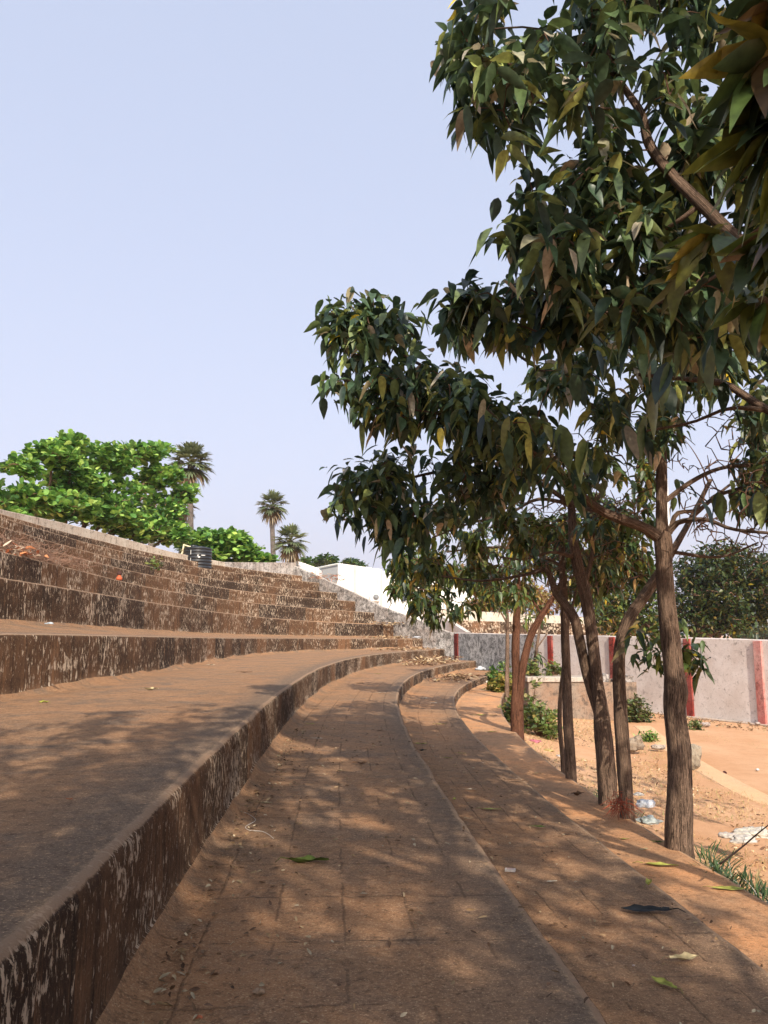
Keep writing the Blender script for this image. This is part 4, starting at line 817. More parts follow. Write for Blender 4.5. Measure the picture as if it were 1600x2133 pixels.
# ------------------------------------------------------------------ things on the terrace
def on_curve(k, u):                                      # y at which edge k is seen at column u
    ys = np.linspace(2, 34, 3000); xy = curve_xy(k, ys); P = np.c_[xy, zt(k, ys)]; P = P; q = project(P); i = np.argmin(np.abs(q[:, 0] - u)); return P[i]
dt = float(on_curve('K', 412)[1]) + .55; print('tank y', dt); tc_ = at(412, 1150, dt); R = 30 * dt / F_PX; zk = float(zt('K', dt)); zt0 = zk
tb = at(412, 1180, dt)[2]; tt_ = at(412, 1141, dt)[2]
tank = empty('water_tank', (tc_[0], dt, tb), 'black ribbed plastic water tank on the top step', 'water tank')
M_BK = mat_plain('black_plastic', (.018, .02, .023), .42, .5, .25, 6)
mb = MB(); z = np.linspace(tb - .12, tt_ - .05, 60); r = R * (1 - .035 * (1 + np.cos((z - tb) / (tt_ - tb) * 2 * np.pi * 6)) / 2 * 1.6); r[0] = R * .95
path = np.c_[0 * z + tc_[0], 0 * z + dt, z]; mb.tube(path, r, 40); 
z2 = np.linspace(tt_ - .05, tt_ + .05, 6); mb.tube(np.c_[0 * z2 + tc_[0], 0 * z2 + dt, z2], R * np.array([.97, .95, .85, .7, .5, .3]), 40); mb.build('tank_body', M_BK, tank)
mb = MB(); mb.tube(np.array([[tc_[0] - .16, dt - .1, tt_], [tc_[0] - .16, dt - .1, tt_ + .07], [tc_[0] - .16, dt - .1, tt_ + .09]]), [.15, .15, .12], 20); mb.build('lid', M_BK, tank)
M_PW = mat_plain('white_daub', (.6, .6, .58), .8, .2, .2, 20)
for (u, v, w, h) in ((421, 1160, 4, 3), (428, 1156, 7, 1.6), (419, 1157, 2, 4), (390, 1166, 2, 2.5), (405, 1150, 1.2, 9), (405, 1166, 1.2, 8), (404, 1178, 2, 2)):
    x_ = (u - 412) / 28 * R; yy = dt - math.sqrt(max(0, (R * 1.005) ** 2 - x_ ** 2)); p = at(u, v, dt - R); ww = w * dt / F_PX / 2; hh_ = h * dt / F_PX / 2
    n_ = 5; xs = np.linspace(x_ - ww, x_ + ww, n_); P = np.stack([np.stack([tc_[0] + xs, dt - np.sqrt(np.maximum((R * 1.01) ** 2 - xs ** 2, 0)), np.full(n_, p[2] + s_ * hh_)], -1) for s_ in (-1, 1)], 0); mb = MB(); mb.grid(P); mb.build('paint_mark', M_PW, tank)
mb = MB(); q = np.array([at(373, 1166, dt - .3), at(380, 1150, dt - .3), at(383, 1135, dt - .3), at(396, 1139, dt - .3)]); q = np.vstack([[q[0] - [.03, 0, .12]], q])
for a, b in zip(q[:-1], q[1:]): mb.tube(np.array([a, b]), [.03, .03], 8); mb.ball(b, .036, 5)
q2 = np.array([at(378, 1168, dt - .25), at(384, 1136, dt - .25)]); mb.tube(q2, [.018, .018], 6)
mb.build('pipe', mat_plain('yellowed_pvc', (.62, .54, .36), .5, .3, .1)); pp = bpy.data.objects[mb and 'pipe']; tag(pp, 'bent yellowed plastic pipe leaning beside the black water tank', 'pipe')

# small red-brown clay figure-like bit of broken pot on a step
y_ = 13.6; px = at(262, 1197, y_)
sh = empty('clay_pot', (px[0], y_, px[2] - .12), 'small orange and black broken clay pot standing on a step', 'pot')
g = on_curve('G', 262); bz = g + [-.15, .0, .03]; sh.location = bz
mb = MB(); zz = np.linspace(0, .12, 8); mb.tube(np.c_[0 * zz + bz[0], 0 * zz + bz[1], zz + bz[2]], [.05, .065, .07, .068, .06, .045, .04, .05], 16, .05); mb.build('pot_body', mat_plain('orange_clay', (.45, .10, .04), .6, .3, .3, 20), sh)
mb = MB(); zz = np.linspace(.12, .21, 6); mb.tube(np.c_[0 * zz + bz[0], 0 * zz + bz[1], zz + bz[2]], [.055, .06, .06, .05, .03, .01], 14, .08); mb.build('pot_neck', mat_plain('sooty_clay', (.05, .02, .015), .7, .3, .3, 20), sh)

DRY = np.array([[.42, .30, .17], [.30, .19, .10], [.20, .12, .07], [.50, .40, .26], [.14, .08, .05]])
def litter(mb, P, L, W, T=DRY, flat=.25):
    k = len(P); az = RNG.uniform(0, 6.28, k); e = RNG.normal(0, flat, k); A = np.stack([np.cos(az) * np.cos(e), np.sin(az) * np.cos(e), np.sin(e)], -1)
    leaf_mesh(mb, P, A, L * RNG.uniform(.5, 1.3, k), W * RNG.uniform(.5, 1.3, k), RNG.uniform(-.2, .3, k), pick(T, np.ones(len(T)), k), 'lance', .5, RNG.normal(0, .6, k))
M_DRY = mat_leaf('dry_leaf', .8, .1, (1.1, 1.1, 1.1), .15)
def stuff_strip(name, k, u0, u1, n, L, W, off=(.1, .8), zup=.03, label=None, cat=None, mat=M_DRY, T=DRY, edge=None):
    a = on_curve(k, u0); b = on_curve(k, u1); ys = RNG.uniform(min(a[1], b[1]), max(a[1], b[1]), n); xy = curve_xy(k, ys); o = RNG.uniform(off[0], off[1], n)
    P = np.c_[xy[:, 0] - o, ys, zt(k, ys) + RNG.uniform(.015, zup, n)]; mb = MB(); litter(mb, P, L, W, T); o_ = mb.build(name, mat); tag(o_, label, cat, kind='stuff'); return o_
# dead brush heap on the left of step H / G
mb = MB(); hb = on_curve('G', 60); n = 420
for i in range(n):
    c0 = hb + np.array([RNG.normal(-.15, .12), RNG.normal(.3, 1.3), abs(RNG.normal(.08, .10))]); L = RNG.uniform(.12, .45); az = RNG.uniform(0, 6.28); e = RNG.uniform(-.2, .9); a = np.array([math.cos(az) * math.cos(e), math.sin(az) * math.cos(e), math.sin(e)])
    p = np.array([c0, c0 + a * L * .5 + RNG.normal(0, .03, 3), c0 + a * L + RNG.normal(0, .05, 3) - [0, 0, .06]]); mb.tube(p, [.005, .004, .002], 3, cap=False)
tag(mb.build('dead_brush', mat_plain('dead_twig', (.22, .13, .09), .9, .1, .4, 5)), 'tangle of dead brown twigs heaped on the upper steps at the left', 'brush', kind='stuff')
mb = MB(); P = hb + np.c_[RNG.normal(-.1, .12, 60), RNG.normal(-.2, .4, 60), np.abs(RNG.normal(.06, .06, 60))]; litter(mb, P, .14, .06, np.array([[.40, .12, .05], [.5, .2, .09], [.5, .4, .3]]), .5)
tag(mb.build('dead_leaves', M_DRY), 'rust-coloured dead leaves caught in the twig tangle', 'dead leaves', kind='stuff')
stuff_strip('dead_brush', 'J', 540, 590, 160, .22, .03, (.0, .5), .25, 'reddish dry weeds growing where the top steps meet the end wall', 'dry weeds', T=np.array([[.36, .14, .08], [.3, .18, .1]]))
stuff_strip('leaf_heap', 'B', 915, 978, 420, .16, .06, (.25, 1.3), .22, 'heap of pale dead leaves piled at the foot of the corner pillar', 'leaf heap')
stuff_strip('leaf_litter', 'A', 860, 925, 160, .15, .05, (.2, 1.6), .06, 'scattered dead leaves lying by the end wall on a wide step', 'leaf litter')
stuff_strip('leaf_litter', 'E', 800, 875, 160, .15, .05, (.1, 1.0), .1, 'brown debris lying where the eye-level step meets the end wall', 'leaf litter')
stuff_strip('leaf_litter', 'F', 770, 830, 130, .15, .05, (.1, .8), .1, 'brown debris on the narrower step against the end wall', 'leaf litter')
stuff_strip('leaf_litter', 'C', 975, 1008, 160, .18, .06, (.1, 1.0), .12, 'dead leaves and scraps at the far end of the lower step', 'leaf litter')
# fine twigs, crumbs and grit near the camera
mb = MB(); k = 900; ys = RNG.uniform(1.8, 9, k) ** 1.0; side_ = RNG.random(k)
xs = np.where(side_ < .55, xA(ys) + .06 + RNG.exponential(.12, k), RNG.uniform(0, 1, k) * (xB(ys) - xA(ys)) + xA(ys)); P = np.c_[xs, ys, np.full(k, -.985)]; litter(mb, P, .03, .011, DRY * .7, .2)
ys = RNG.uniform(2.5, 12, 500); P = np.c_[RNG.uniform(0, 1, 500) * (xC(ys) - xB(ys)) + xB(ys) + .03, ys, np.full(500, -1.30)]; litter(mb, P, .025, .01, DRY * .8, .2)
tag(mb.build('leaf_crumbs', M_DRY), 'crumbs of dead leaf and grit scattered over the brown steps', 'leaf crumbs', kind='stuff')

# fallen leaves: each its own object
def surf_z(x, y):
    a = np.array([y])
    if x > xD(a)[0]: return float(gz(np.array([x]), a)[0])
    if x > xC(a)[0]: return -1.555
    if x > xB(a)[0]: return -1.31
    if x > xA(a)[0]: return -.993
    if x > xE(a)[0]: return -.57
    return 0.03
def hit(u, v):                                          # which step is seen at (u, v)
    for z, f in ((0.0, None), (-.572, 'A'), (-.995, 'B'), (-1.31, 'C'), (-1.557, 'D'), (-2.2, 'G')):
        if f is None: continue
        p = on(u, v, z); a = np.array([p[1]])
        if p[1] <= 0: continue
        lim = dict(A=(xE, xA), B=(xA, xB), C=(xB, xC), D=(xC, xD)).get(f)
        if lim is None or lim[0](a)[0] - .02 <= p[0] <= lim[1](a)[0] + .02: return p
    return on(u, v, -2.2)
GRN, YG, TAN, BR, BLK, PALE = (.075, .10, .022), (.25, .25, .055), (.36, .29, .16), (.12, .065, .035), (.02, .022, .024), (.50, .44, .33)
FL = [
 (642, 1797, 80, GRN, 'large dark green curled leaf on the brown step left of centre', 5, .5), (1352, 1842, 36, YG, 'yellow-green upright curled leaf at the edge of the orange step', 60, .8),
 (1382, 2050, 62, YG, 'yellow-green round leaf with a brown heart lying nearest the bottom right', 120, .35), (1426, 1999, 60, TAN, 'pale crumpled leaf above the round yellow leaf', 10, .5),
 (1345, 1897, 92, BLK, 'long black shrivelled leaf on the darker lower step', 175, .25), (1377, 1802, 66, YG, 'long pale green leaf lying near the outer step edge below the thick trunk', -12, .2),
 (1520, 1851, 62, YG, 'flat light green leaf alone at the right on the orange step', -8, .12), (1024, 1685, 38, YG, 'small bright yellow-green flat leaf in the middle of the lower step', -5, .12),
 (947, 1665, 16, YG, 'tiny yellow leaf standing on the step edge right of centre', 70, .6), (981, 1644, 22, PALE, 'whitish dry leaf just above the small bright yellow-green leaf', 8, .3),
 (1203, 1655, 28, BR, 'folded brown and green leaf on the outer step below the forked trunk', 20, .8), (1123, 1722, 28, GRN, 'small green leaf lying halfway down the lower step', -10, .2),
 (1302, 1747, 20, YG, 'small light green leaf left of the thick trunk foot', 10, .2), (1342, 1769, 20, TAN, 'tan leaf with a long stalk near the foot of the thick trunk', 30, .4),
 (1372, 1754, 22, GRN, 'dull green leaf on the step edge right beside the thick trunk', -20, .3), (315, 1436, 28, TAN, 'tan curled leaf on the wide left step near the stained riser', 10, .6),
 (90, 1463, 24, YG, 'pale folded leaf at the far left beneath the stained riser', 160, .8), (145, 1667, 14, (.22, .07, .03), 'small red-brown chip on the wide grey step at left', 0, .6),
 (573, 1731, 10, PALE, 'tiny pale scrap at the end of the white thread', 80, .5), (553, 1672, 30, TAN, 'thin tan leaf beside the white thread', -20, .15), (657, 1476, 22, BR, 'dark thin leaf by the foot of the middle riser', -4, .2),
 (648, 1507, 18, YG, 'pale yellow-green leaf near the foot of the middle riser', -5, .15), (750, 1590, 30, BR, 'dark curled leaf in the middle of the brown step', 0, .6), (710, 1605, 16, TAN, 'small brown leaf left of the dark curled leaf', 0, .4),
 (793, 1521, 24, BR, 'thin dark leaf on the brown step below the bend', -3, .2), (663, 1537, 20, PALE, 'small white sliver on the brown step left of the dark curled leaf', -3, .1), (570, 1848, 16, BR, 'small brown leaf scrap left of the large dark green leaf', 0, .3),
 (878, 1548, 22, YG, 'yellowish leaf above the dark scraps at the step edge', 0, .3), (880, 1563, 18, BLK, 'black scrap lying against the step edge', 20, .5), (934, 1578, 18, YG, 'small yellow leaf on the lower step right of the black scrap', -20, .3),
 (962, 1568, 18, YG, 'small yellow leaf farther right of the black scrap', -15, .2), (1025, 1523, 20, YG, 'yellow leaf on the far lower step in a striped patch of shade', 0, .2), (919, 1507, 22, YG, 'yellowish leaf where the lower step narrows', 0, .2),
 (905, 1463, 16, PALE, 'pale leaf on the far lower step near its bend', 0, .2), (886, 1453, 12, PALE, 'tiny pale leaf just past the bend of the lower step', 0, .3), (1002, 1488, 26, YG, 'yellow leaf lying on the far outer step', -8, .15),
 (1029, 1488, 14, YG, 'small yellow leaf at the edge of the far outer step', 10, .2), (1016, 1467, 12, TAN, 'small tan leaf beyond the yellow leaves on the far outer step', 10, .2), (750, 1422, 14, BLK, 'black sliver on the far end of the brown step', 0, .3), (795, 1442, 18, PALE, 'pale leaf at the far bend of the brown step', 0, .2),
 (748, 1407, 10, YG, 'tiny yellow leaf at the foot of the curved riser', 0, .2), (788, 1402, 12, YG, 'pale yellow flower-like leaf at the foot of the curved riser', 0, .2), (861, 1380, 12, BLK, 'small black lump at the foot of the far curved riser', 0, .8),
 (440, 1384, 14, PALE, 'pale curled leaf against the riser of the wide step', 0, .6), (512, 1399, 26, BR, 'dark brown leaf on the far part of the wide step', -4, .2), (1080, 1625, 34, BR, 'long brown leaf on the sunlit outer step', -10, .2), (1120, 1610, 20, TAN, 'tan leaf among branch shadows on the outer step', 0, .2),
 (1185, 1735, 22, BR, 'dark brown leaf lying between two step edges', 5, .2), (1150, 1836, 22, PALE, 'pale broken scrap on the lower step left of the upright curled leaf', 15, .2), (1265, 1925, 26, BR, 'flat brown scrap under the long black shrivelled leaf', 0, .15)]
for (u, v, wpx, col, label, ang, curl) in FL:
    p = hit(u, v + 2); Lr = wpx * p[1] / F_PX * 1.02; k = 11; ts_ = np.linspace(0, 1, k); wd = np.sin(np.pi * np.clip(ts_ * .92 + .04, 0, 1)) ** .8 * (.5 - .12 * ts_)
    a = math.radians(ang); ax = np.array([math.cos(a), math.sin(a), 0.]); sd_ = np.array([-math.sin(a), math.cos(a), 0.]); Wd = Lr * .42 * (1 if Lr < .1 else .9)
    G_ = np.zeros((k, 7, 3)); C_ = np.zeros((k, 7, 3)); rr = random.random() * 6
    for i, t in enumerate(ts_):
        for j, q in enumerate(np.linspace(-1, 1, 7)):
            w_ = q * wd[i] * Wd * (1 + .18 * math.sin(t * 19 + q * 2 + rr)); foldz = curl * abs(w_) * (1.0 + .5 * math.sin(rr + q)) + .06 * curl * Lr * math.sin(t * 9 + q * 1.5 + rr)
            arch = curl * .55 * Lr * (t - .5) ** 2
            G_[i, j] = np.array(p) + ax * (t - .5) * Lr + sd_ * w_ * (1 - .3 * curl) + np.array([0, 0, .006 + foldz + arch])
            C_[i, j] = np.array(col) * (1.25 if j == 3 else 1) * (1 + .35 * math.sin(t * 7 + q * 3 + rr)) * (.5 if (label.find('brown heart') > 0 and abs(q) < .5 and .2 < t < .6) else 1)
    mb = MB(); mb.grid(G_, COLR=C_.reshape(-1, 3))
    st = np.array([G_[0, 3], G_[0, 3] - ax * Lr * .16 + [0, 0, .006], G_[0, 3] - ax * Lr * .3 + sd_ * Lr * .06 - [0, 0, max(0, G_[0, 3][2] - p[2] - .006)]]); 
    n0 = mb.n; mb.tube(st, [Lr * .012, Lr * .010, Lr * .008], 5)
    mb.col[-1] = np.repeat(np.array(col)[None] * .9, mb.n - n0, 0)
    o = mb.build('fallen_leaf', M_DRY, loc=p); tag(o, label, 'leaf', 'fallen leaves on the steps')

# thread, stones, wrappers
mb = MB(); q = resample(np.array([hit(u, v) + [0, 0, .008] for u, v in ((498, 1668), (503, 1684), (498, 1690), (520, 1700), (532, 1712), (512, 1725), (520, 1733), (545, 1735), (560, 1742), (570, 1750))]), .01); mb.tube(q, np.full(len(q), .0013), 4)
tag(mb.build('thread', mat_plain('white_thread', (.6, .56, .5))), 'loose white thread snaking from the foot of the near riser', 'thread')
def stone(u, v, wpx, col, label, name='stone', cat='stone', sc=(1, .8, .6), p=None, rough=.35):
    p = hit(u, v) if p is None else p; r = wpx * p[1] / F_PX / 2; mb = MB(); mb.ball(p + np.array([0, 0, r * sc[2] * .7]), r, 7, rough=rough * 1.5, sc=sc, seed=u * .37); tag(mb.build(name, mat_plaster(name + '_surface', col, (.08, .06, .05), .5, tuple(c * .7 for c in col), 0), loc=p, smooth=False), label, cat)
stone(540, 2072, 22, (.30, .20, .13), 'small brown bark-like pebble near the bottom of the picture')
stone(415, 2122, 12, (.45, .14, .07), 'red brick chip at the very bottom left of the brown step', 'brick_chip', 'brick chip')
stone(1320, 2012, 5, (.6, .45, .38), 'tiny pinkish pebble left of the round yellow leaf', 'pebble', 'pebble'); stone(625, 1933, 6, (.25, .1, .06), 'tiny red-brown pebble on the brown step', 'pebble', 'pebble')
stone(1325, 1545, 44, (.30, .24, .18), 'angular grey-brown rock beside the bowed trunk', 'rock', 'rock', (1, .8, .75), on(1322, 1562, -2.1)); stone(1440, 1590, 52, (.34, .29, .22), 'upright block of broken concrete right of the thick trunk', 'rock', 'rock', (.8, .7, 1.0), on(1440, 1596, -2.15)); stone(1375, 1556, 26, (.42, .36, .3), 'flat pale rock between the bowed and thick trunks', 'rock', 'rock', (1.2, .8, .4), on(1372, 1560, -2.15))
for i, (u, v, w, lb) in enumerate(((1472, 1512, 16, 'pale rubble lump below the whitewashed wall'), (1462, 1508, 10, 'smaller rubble lump left of the pale one by the wall'), (1578, 1509, 12, 'reddish rubble lump by the wall at the picture edge'))): stone(u, v, w, (.45, .38, .34), lb, 'rubble', 'rubble', (1, .8, .5), on(u, v, -2.2))
stone(1578, 1605, 8, (.75, .72, .68), 'small white scrap on the red playing field', 'scrap', 'litter', (1, 1, .6), on(1578, 1605, -2.22)); stone(1510, 1612, 8, (.06, .02, .02), 'small dark scrap on the red playing field', 'scrap', 'litter', (1, .6, .8), on(1510, 1612, -2.22))
p = hit(1063, 1816); mb = MB(); mb.box((-.028, -.017, 0), (.028, .017, .012), M=lambda V: V @ np.array([[.97, -.25, 0], [.25, .97, 0], [0, 0, 1]]) + p + [0, 0, .004]); mb.box((-.019, -.010, .0121), (.019, .010, .0135), mi=1, M=lambda V: V @ np.array([[.97, -.25, 0], [.25, .97, 0], [0, 0, 1]]) + p + [0, 0, .004])
o = mb.build('matchbox', [mat_plain('white_card', (.62, .56, .5), .8, .1, .2, 40), mat_plain('pink_card', (.55, .38, .33), .8, .1, .2, 40)], smooth=False, loc=p); tag(o, 'crushed white little cardboard box on the edge of the brown step', 'matchbox')
def bag(u, v, wpx, col, label, z=-2.1, sc=(1, .7, .35), name='plastic_bag', p=None):
    p = on(u, v, z) if p is None else p; z0 = float(gz(np.array([p[0]]), np.array([p[1]]))[0]) if z < -1.9 else z; p[2] = z0
    r = wpx * p[1] / F_PX / 2; n = 18; th = np.linspace(0, 2 * np.pi, 36, endpoint=False); ph = np.linspace(.02, np.pi * .58, n); D = np.stack([np.sin(ph)[:, None] * np.cos(th), np.sin(ph)[:, None] * np.sin(th), np.cos(ph)[:, None] + 0 * th], -1)
    nz = vnoise(D * 1.0 + u, 1.8, 4); R_ = r * (1 + 1.3 * nz + .35 * np.abs(vnoise(D + v, 5, 2))); V = p + D * R_[..., None] * np.array(sc); V = np.concatenate([V, V[:, :1]], 1); V[..., 2] = np.maximum(V[..., 2], z0 - .01)
    mb = MB(); mb.grid(V); N = NT(name + '_film', .35, .5); N.b.inputs['Base Color'].default_value = (*col, 1); nn_ = N.noise(N.coord('Object'), 30, 3); N.bump(nn_, .5, .01); N.out(N.mix(N.ramp(nn_, .35, .65), tuple(c * .42 for c in col), tuple(c * .75 for c in col))); tag(mb.build(name, N.m, loc=p), label, 'plastic bag')
bag(1562, 1700, 70, (.72, .66, .55), 'cream crumpled plastic bag on the dry grass at the right edge', -1.95); bag(1545, 1750, 50, (.70, .64, .56), 'cream plastic bag half hidden behind the spiky grass', -1.9); bag(1515, 1742, 36, (.66, .58, .5), 'smaller flattened bag left of the half hidden cream bag', -1.9)
bag(1345, 1678, 34, (.62, .66, .72), 'clear whitish plastic bag between the bowed and thick trunks', -1.85, (1, .8, .7)); bag(1352, 1712, 40, (.5, .55, .52), 'dull clear plastic crumpled at the step edge left of the thick trunk', -1.85, (1, .8, .5)); bag(1330, 1655, 22, (.7, .66, .6), 'small pale plastic scrap beside the bowed trunk foot', -1.85)
bag(1112, 1548, 24, (.62, .16, .22), 'crushed pink plastic packet by the outer step', -1.95); bag(1142, 1562, 20, (.60, .45, .15), 'yellow-brown wrapper right of the pink packet', -1.95); bag(1124, 1514, 24, (.66, .64, .62), 'white crumpled wrapper beneath the leafy bush', -2.0); bag(1096, 1511, 14, (.5, .52, .66), 'bluish wrapper next to the reddish split trunk', -2.0); bag(1168, 1570, 20, (.7, .68, .66), 'white paper scrap behind the slim trunk', -1.95)
bag(1000, 1394, 22, (.72, .74, .78), 'white cloth-like rag at the far end of the lower step', -1.3, (1, .6, .45), p=on(1000, 1394, -1.3)); bag(1012, 1421, 16, (.66, .6, .52), 'pale plastic scrap at the far end of the outer step', -1.5, (1, .6, .35), p=on(1012, 1421, -1.5)); bag(868, 1331, 12, (.6, .6, .62), 'flat pale slab-like rag on the eye-level step at the end wall', -.1, (1.3, .6, .3), p=at(868, 1331, 31)); bag(103, 1305, 18, (.5, .56, .6), 'small clear bluish plastic scrap on the sunlit upper step', .1, (1, .5, .3), p=at(103, 1307, 7.6))

# ------------------------------------------------------------------ plants on the ground
def shrub(label, u, v, d, wpx, hpx, n, T, pT, Lm=.14, Wm=.07, name='shrub', cat='shrub', z=None, up=(0, 70)):
    base = at(u, v, d); base[2] = float(gz(np.array([base[0]]), np.array([base[1]]))[0]) if z is None else z; W_ = wpx * d / F_PX / 2; H_ = hpx * d / F_PX
    root = empty(name, base, label, cat); tw = MB(); D = RNG.normal(0, 1, (n, 3)); D /= np.linalg.norm(D, axis=1)[:, None]; D[:, 2] = np.abs(D[:, 2]); q = base + D * (RNG.uniform(.3, 1, (n, 1)) ** .6) * [W_, W_ * .8, H_] * (1 + .5 * vnoise(D * 2 + u, 1, 2))[:, None]
    for t in q: tw.tube(np.array([base + (t - base) * [.15, .15, 0], base * .5 + t * .5 + [0, 0, .05], t]), [.008, .006, .003], 4, cap=False)
    tw.build('stems', M_TWIG, root); lf = MB(); rosettes(lf, q, 7, Lm, Wm, T, pT, up, (.1, .6), 'lance', .25); lf.build('foliage', M_ALM, root)
BU = np.array([[.10, .155, .04], [.15, .20, .055], [.24, .26, .08], [.30, .26, .10], [.06, .09, .03]]); pB = np.array([.25, .25, .2, .12, .18])
shrub('leafy yellow-green bush between the reddish split trunk and the trough', 1125, 1490, 16.5, 95, 62, 75, BU, pB)
shrub('tall loose green weed rising in front of the trough', 1105, 1470, 17.5, 60, 90, 30, BU, pB, .17, .08)
shrub('bright green bush against the mouldy grey wall', 1040, 1400, 27, 60, 62, 90, BU * [.8, 1.15, .8], pB, .2, .09)
shrub('yellowing bush at the far end of the outer step', 1045, 1440, 23, 60, 55, 90, BU * [1.5, 1.1, .9], pB, .2, .09)
shrub('low weeds spilling along the outer step beside the pale stem', 1068, 1470, 18, 50, 40, 60, BU, pB, .14, .07)
shrub('dark green bushy weed at the foot of the whitewashed wall', 1328, 1488, 21.5, 60, 50, 90, BU * .6, pB, .14, .05)
shrub('small bright weed on the red earth beyond the bowed trunk', 1350, 1525, 17.5, 45, 16, 50, BU * [.9, 1.2, .8], pB, .1, .03)
shrub('little weed growing at the wall foot behind the thick trunk', 1448, 1502, 20, 24, 18, 24, BU * .7, pB, .1, .05)
shrub('leafy weeds growing on the trough beside the sapling', 1105, 1400, 22.2, 40, 30, 30, BU * .9, pB, .15, .07, z=-1.1); shrub('leafy weeds on the trough in front of the second red pillar', 1155, 1398, 22.4, 40, 24, 30, BU * .9, pB, .15, .07, z=-1.1)
shrub('tiny yellow-green weed rooted in a crack of the upper steps', 322, 1215, 14.2, 20, 14, 8, BU, pB, .1, .04, z=float(on_curve('G', 322)[2]) + .02)
SPK = np.array([[.045, .085, .03], [.07, .12, .045], [.03, .055, .022], [.12, .17, .07], [.28, .22, .10]])
def spiky(label, pts, n, L, name='spiky_grass', cat='spiky plant'):
    c = np.array(pts).mean(0); root = empty(name, c, label, cat); lf = MB()
    for p in pts:
        for _ in range(5):
            az = RNG.uniform(0, 6.28); e = RNG.uniform(.3, 1.3); a = np.array([math.cos(az) * math.cos(e), math.sin(az) * math.cos(e), math.sin(e)]); Lf = L * RNG.uniform(.7, 1.2); t = np.linspace(.1, 1, 16); spine = p + a * (Lf * t)[:, None] - [0, 0, 1] * (Lf * .45 * t * t)[:, None]
            lf.tube(spine, np.linspace(.004, .0015, 16), 4, cap=False); sd_ = np.cross(a, [0, 0, 1]); sd_ /= np.linalg.norm(sd_)
            for s_ in (-1, 1):
                A = a[None] * .75 + s_ * sd_[None] + RNG.normal(0, .22, (16, 3)) + [0, 0, .2]; leaf_mesh(lf, spine, A, np.full(16, Lf * .33) * (1.15 - .5 * t), np.full(16, .010), RNG.uniform(0, .25, 16), pick(SPK, np.array([.3, .25, .25, .12, .08]), 16), 'blade', .4)
    lf.build('blades', M_LEAF, root)
spiky('dark spiky palm-like clump spreading from the thick trunk towards the right edge', [np.array([x, y, float(gz(np.array([x]), np.array([y]))[0])]) for x, y in ((2.5, 6.2), (2.52, 5.9), (2.55, 5.6), (2.5, 5.3), (2.62, 5.75), (2.6, 5.05), (2.75, 5.4), (2.62, 4.8), (2.85, 5.1), (2.78, 4.7), (2.45, 6.05), (2.42, 5.75), (2.46, 5.5), (2.5, 5.0))], 5, .6)
spiky('small dark spiky clump between the slim trunk and the forked trunk', [np.array([x, y, float(gz(np.array([x]), np.array([y]))[0]) + .05]) for x, y in ((2.18, 8.7), (2.2, 8.4), (2.16, 8.2))], 5, .36)
# a thorny bare twig at the right edge
tw = MB(); q = resample(np.array([at(1500, 1800, 5.3), at(1545, 1765, 5.2), at(1580, 1735, 5.1), at(1625, 1700, 5.0)]), .03); tw.tube(q, np.linspace(.006, .003, len(q)), 6)
for i in range(2, len(q), 2): tw.tube(np.array([q[i], q[i] + RNG.normal(0, .02, 3) + [0, 0, .015]]), [.002, .0008], 4)
tag(tw.build('thorny_twig', mat_plain('dark_twig', (.06, .04, .035))), 'bare dark thorny twig sticking up by the cream bag at the right edge', 'twig')
# red roots / dead fronds at the bowed trunk foot
mb = MB()
for i in range(70):
    c0 = at(1290, 1672, 7.2) + RNG.normal(0, .035, 3) * [1.2, 1, 1.2]; a = RNG.normal(0, 1, 3); a[2] = -abs(a[2]) * .6; a /= np.linalg.norm(a); mb.tube(np.array([c0, c0 + a * .06, c0 + a * .13 - [0, 0, .03]]), [.003, .0025, .001], 3, cap=False)
tag(mb.build('red_rootlets', mat_plain('rust_fibre', (.34, .09, .05), .9, .1, .3, 20)), 'rust-red fibrous rootlets tangled at the feet of the paired trunks', 'rootlets', kind='stuff')

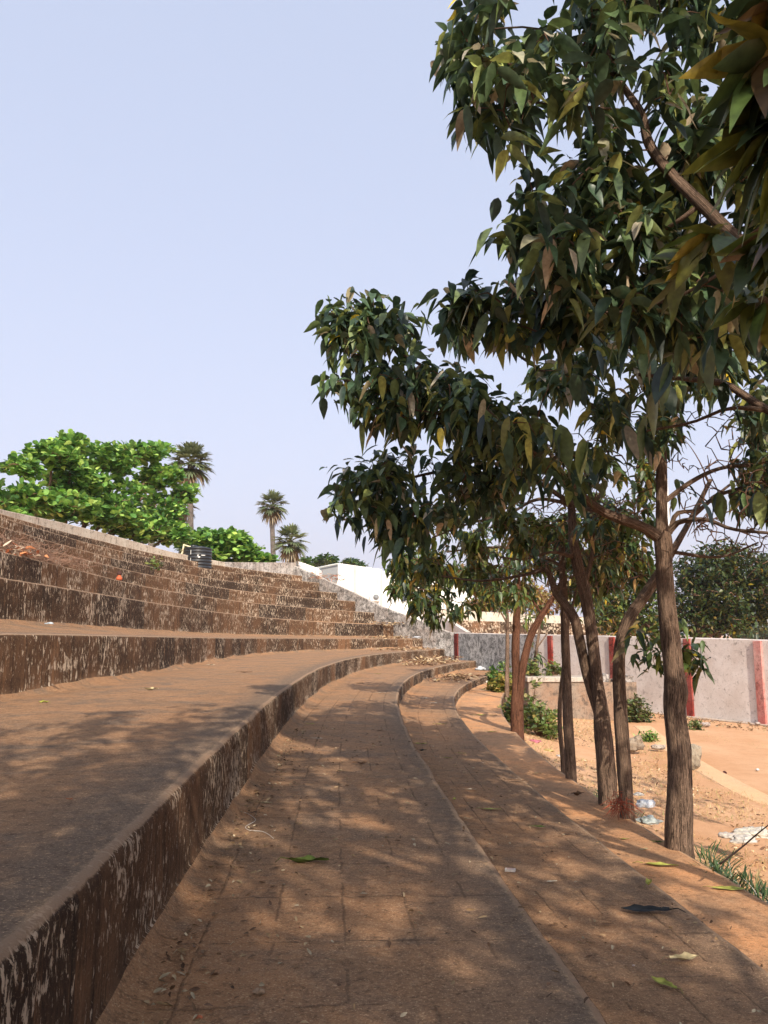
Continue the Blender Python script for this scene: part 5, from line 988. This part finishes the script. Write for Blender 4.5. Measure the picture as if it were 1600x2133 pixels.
# dry grass and leaf litter of the planting strip (nobody could count these)
def strip_xy(n, lo, hi, y0, y1, pw=1.0):
    y = y0 + (y1 - y0) * RNG.random(n) ** pw; x = xD(y) + RNG.uniform(lo, hi, n); return x, y
n = 22000; x, y = strip_xy(n, .12, 3.0, 4.2, 24, 1.0); keep = vnoise(np.c_[x, y, 0 * x], 1.1, 3) > -.1; x, y = x[keep], y[keep]; P = np.c_[x, y, gz(x, y)]; k = len(P)
mb = MB(); az = RNG.uniform(0, 6.28, k); e = RNG.uniform(.2, 1.3, k); A = np.stack([np.cos(az) * np.cos(e), np.sin(az) * np.cos(e), np.sin(e)], -1)
STR = np.array([[.52, .36, .17], [.42, .27, .12], [.60, .45, .24], [.30, .28, .10], [.22, .26, .08]])
leaf_mesh(mb, P, A, RNG.uniform(.03, .12, k), np.full(k, .005), RNG.uniform(.1, .9, k), pick(STR, np.array([.3, .3, .2, .12, .08]), k), 'blade', .3)
x, y = strip_xy(2600, 3.0, 5.5, 5, 20, 1.0); keep = vnoise(np.c_[x, y, 0 * x + 4], .8, 3) > .10; x, y = x[keep], y[keep]; P = np.c_[x, y, gz(x, y)]; k = len(P); az = RNG.uniform(0, 6.28, k); e = RNG.uniform(.1, .9, k); A = np.stack([np.cos(az) * np.cos(e), np.sin(az) * np.cos(e), np.sin(e)], -1)
leaf_mesh(mb, P, A, RNG.uniform(.03, .09, k), np.full(k, .006), RNG.uniform(.1, .9, k), pick(STR, np.array([.3, .3, .2, .12, .08]), k), 'blade', .3)
tag(mb.build('dry_grass', M_DRY), 'thin straw-coloured dry grass over the strip beyond the trees', 'dry grass', kind='stuff')
mb = MB(); x, y = strip_xy(3800, .1, 2.6, 4.5, 24, 1.0); keep = vnoise(np.c_[x, y, 0 * x + 9], .9, 3) > -.12; x, y = x[keep], y[keep]; litter(mb, np.c_[x, y, gz(x, y) + .008], .055, .02, DRY, .35)
sw = RNG.uniform(6, 18, 900); pw_ = W0[None] + bd[None] * sw[:, None] + bn * RNG.uniform(.35, 1.6, 900)[:, None]; litter(mb, np.c_[pw_, gz(pw_[:, 0], pw_[:, 1]) + .012], .1, .04, DRY * .75, .4)
tag(mb.build('leaf_litter', M_DRY), 'dead leaf litter under the row of trees and along the wall foot', 'leaf litter', kind='stuff')
# the dusty air: far trees and hills fade a little
hz = bpy.data.materials.new('dusty_air'); hz.use_nodes = True; hn = hz.node_tree; hn.nodes.clear(); ho = hn.nodes.new('ShaderNodeOutputMaterial'); pv = hn.nodes.new('ShaderNodeVolumePrincipled')
pv.inputs['Density'].default_value = .0003; pv.inputs['Color'].default_value = (.80, .86, .97, 1); pv.inputs['Anisotropy'].default_value = .3; hn.links.new(pv.outputs[0], ho.inputs['Volume'])
mb = MB(); mb.box((-4200, -4200, -6), (4200, 4900, 260)); tag(mb.build('haze', hz, smooth=False), kind='stuff')
print('objects', len(bpy.data.objects))
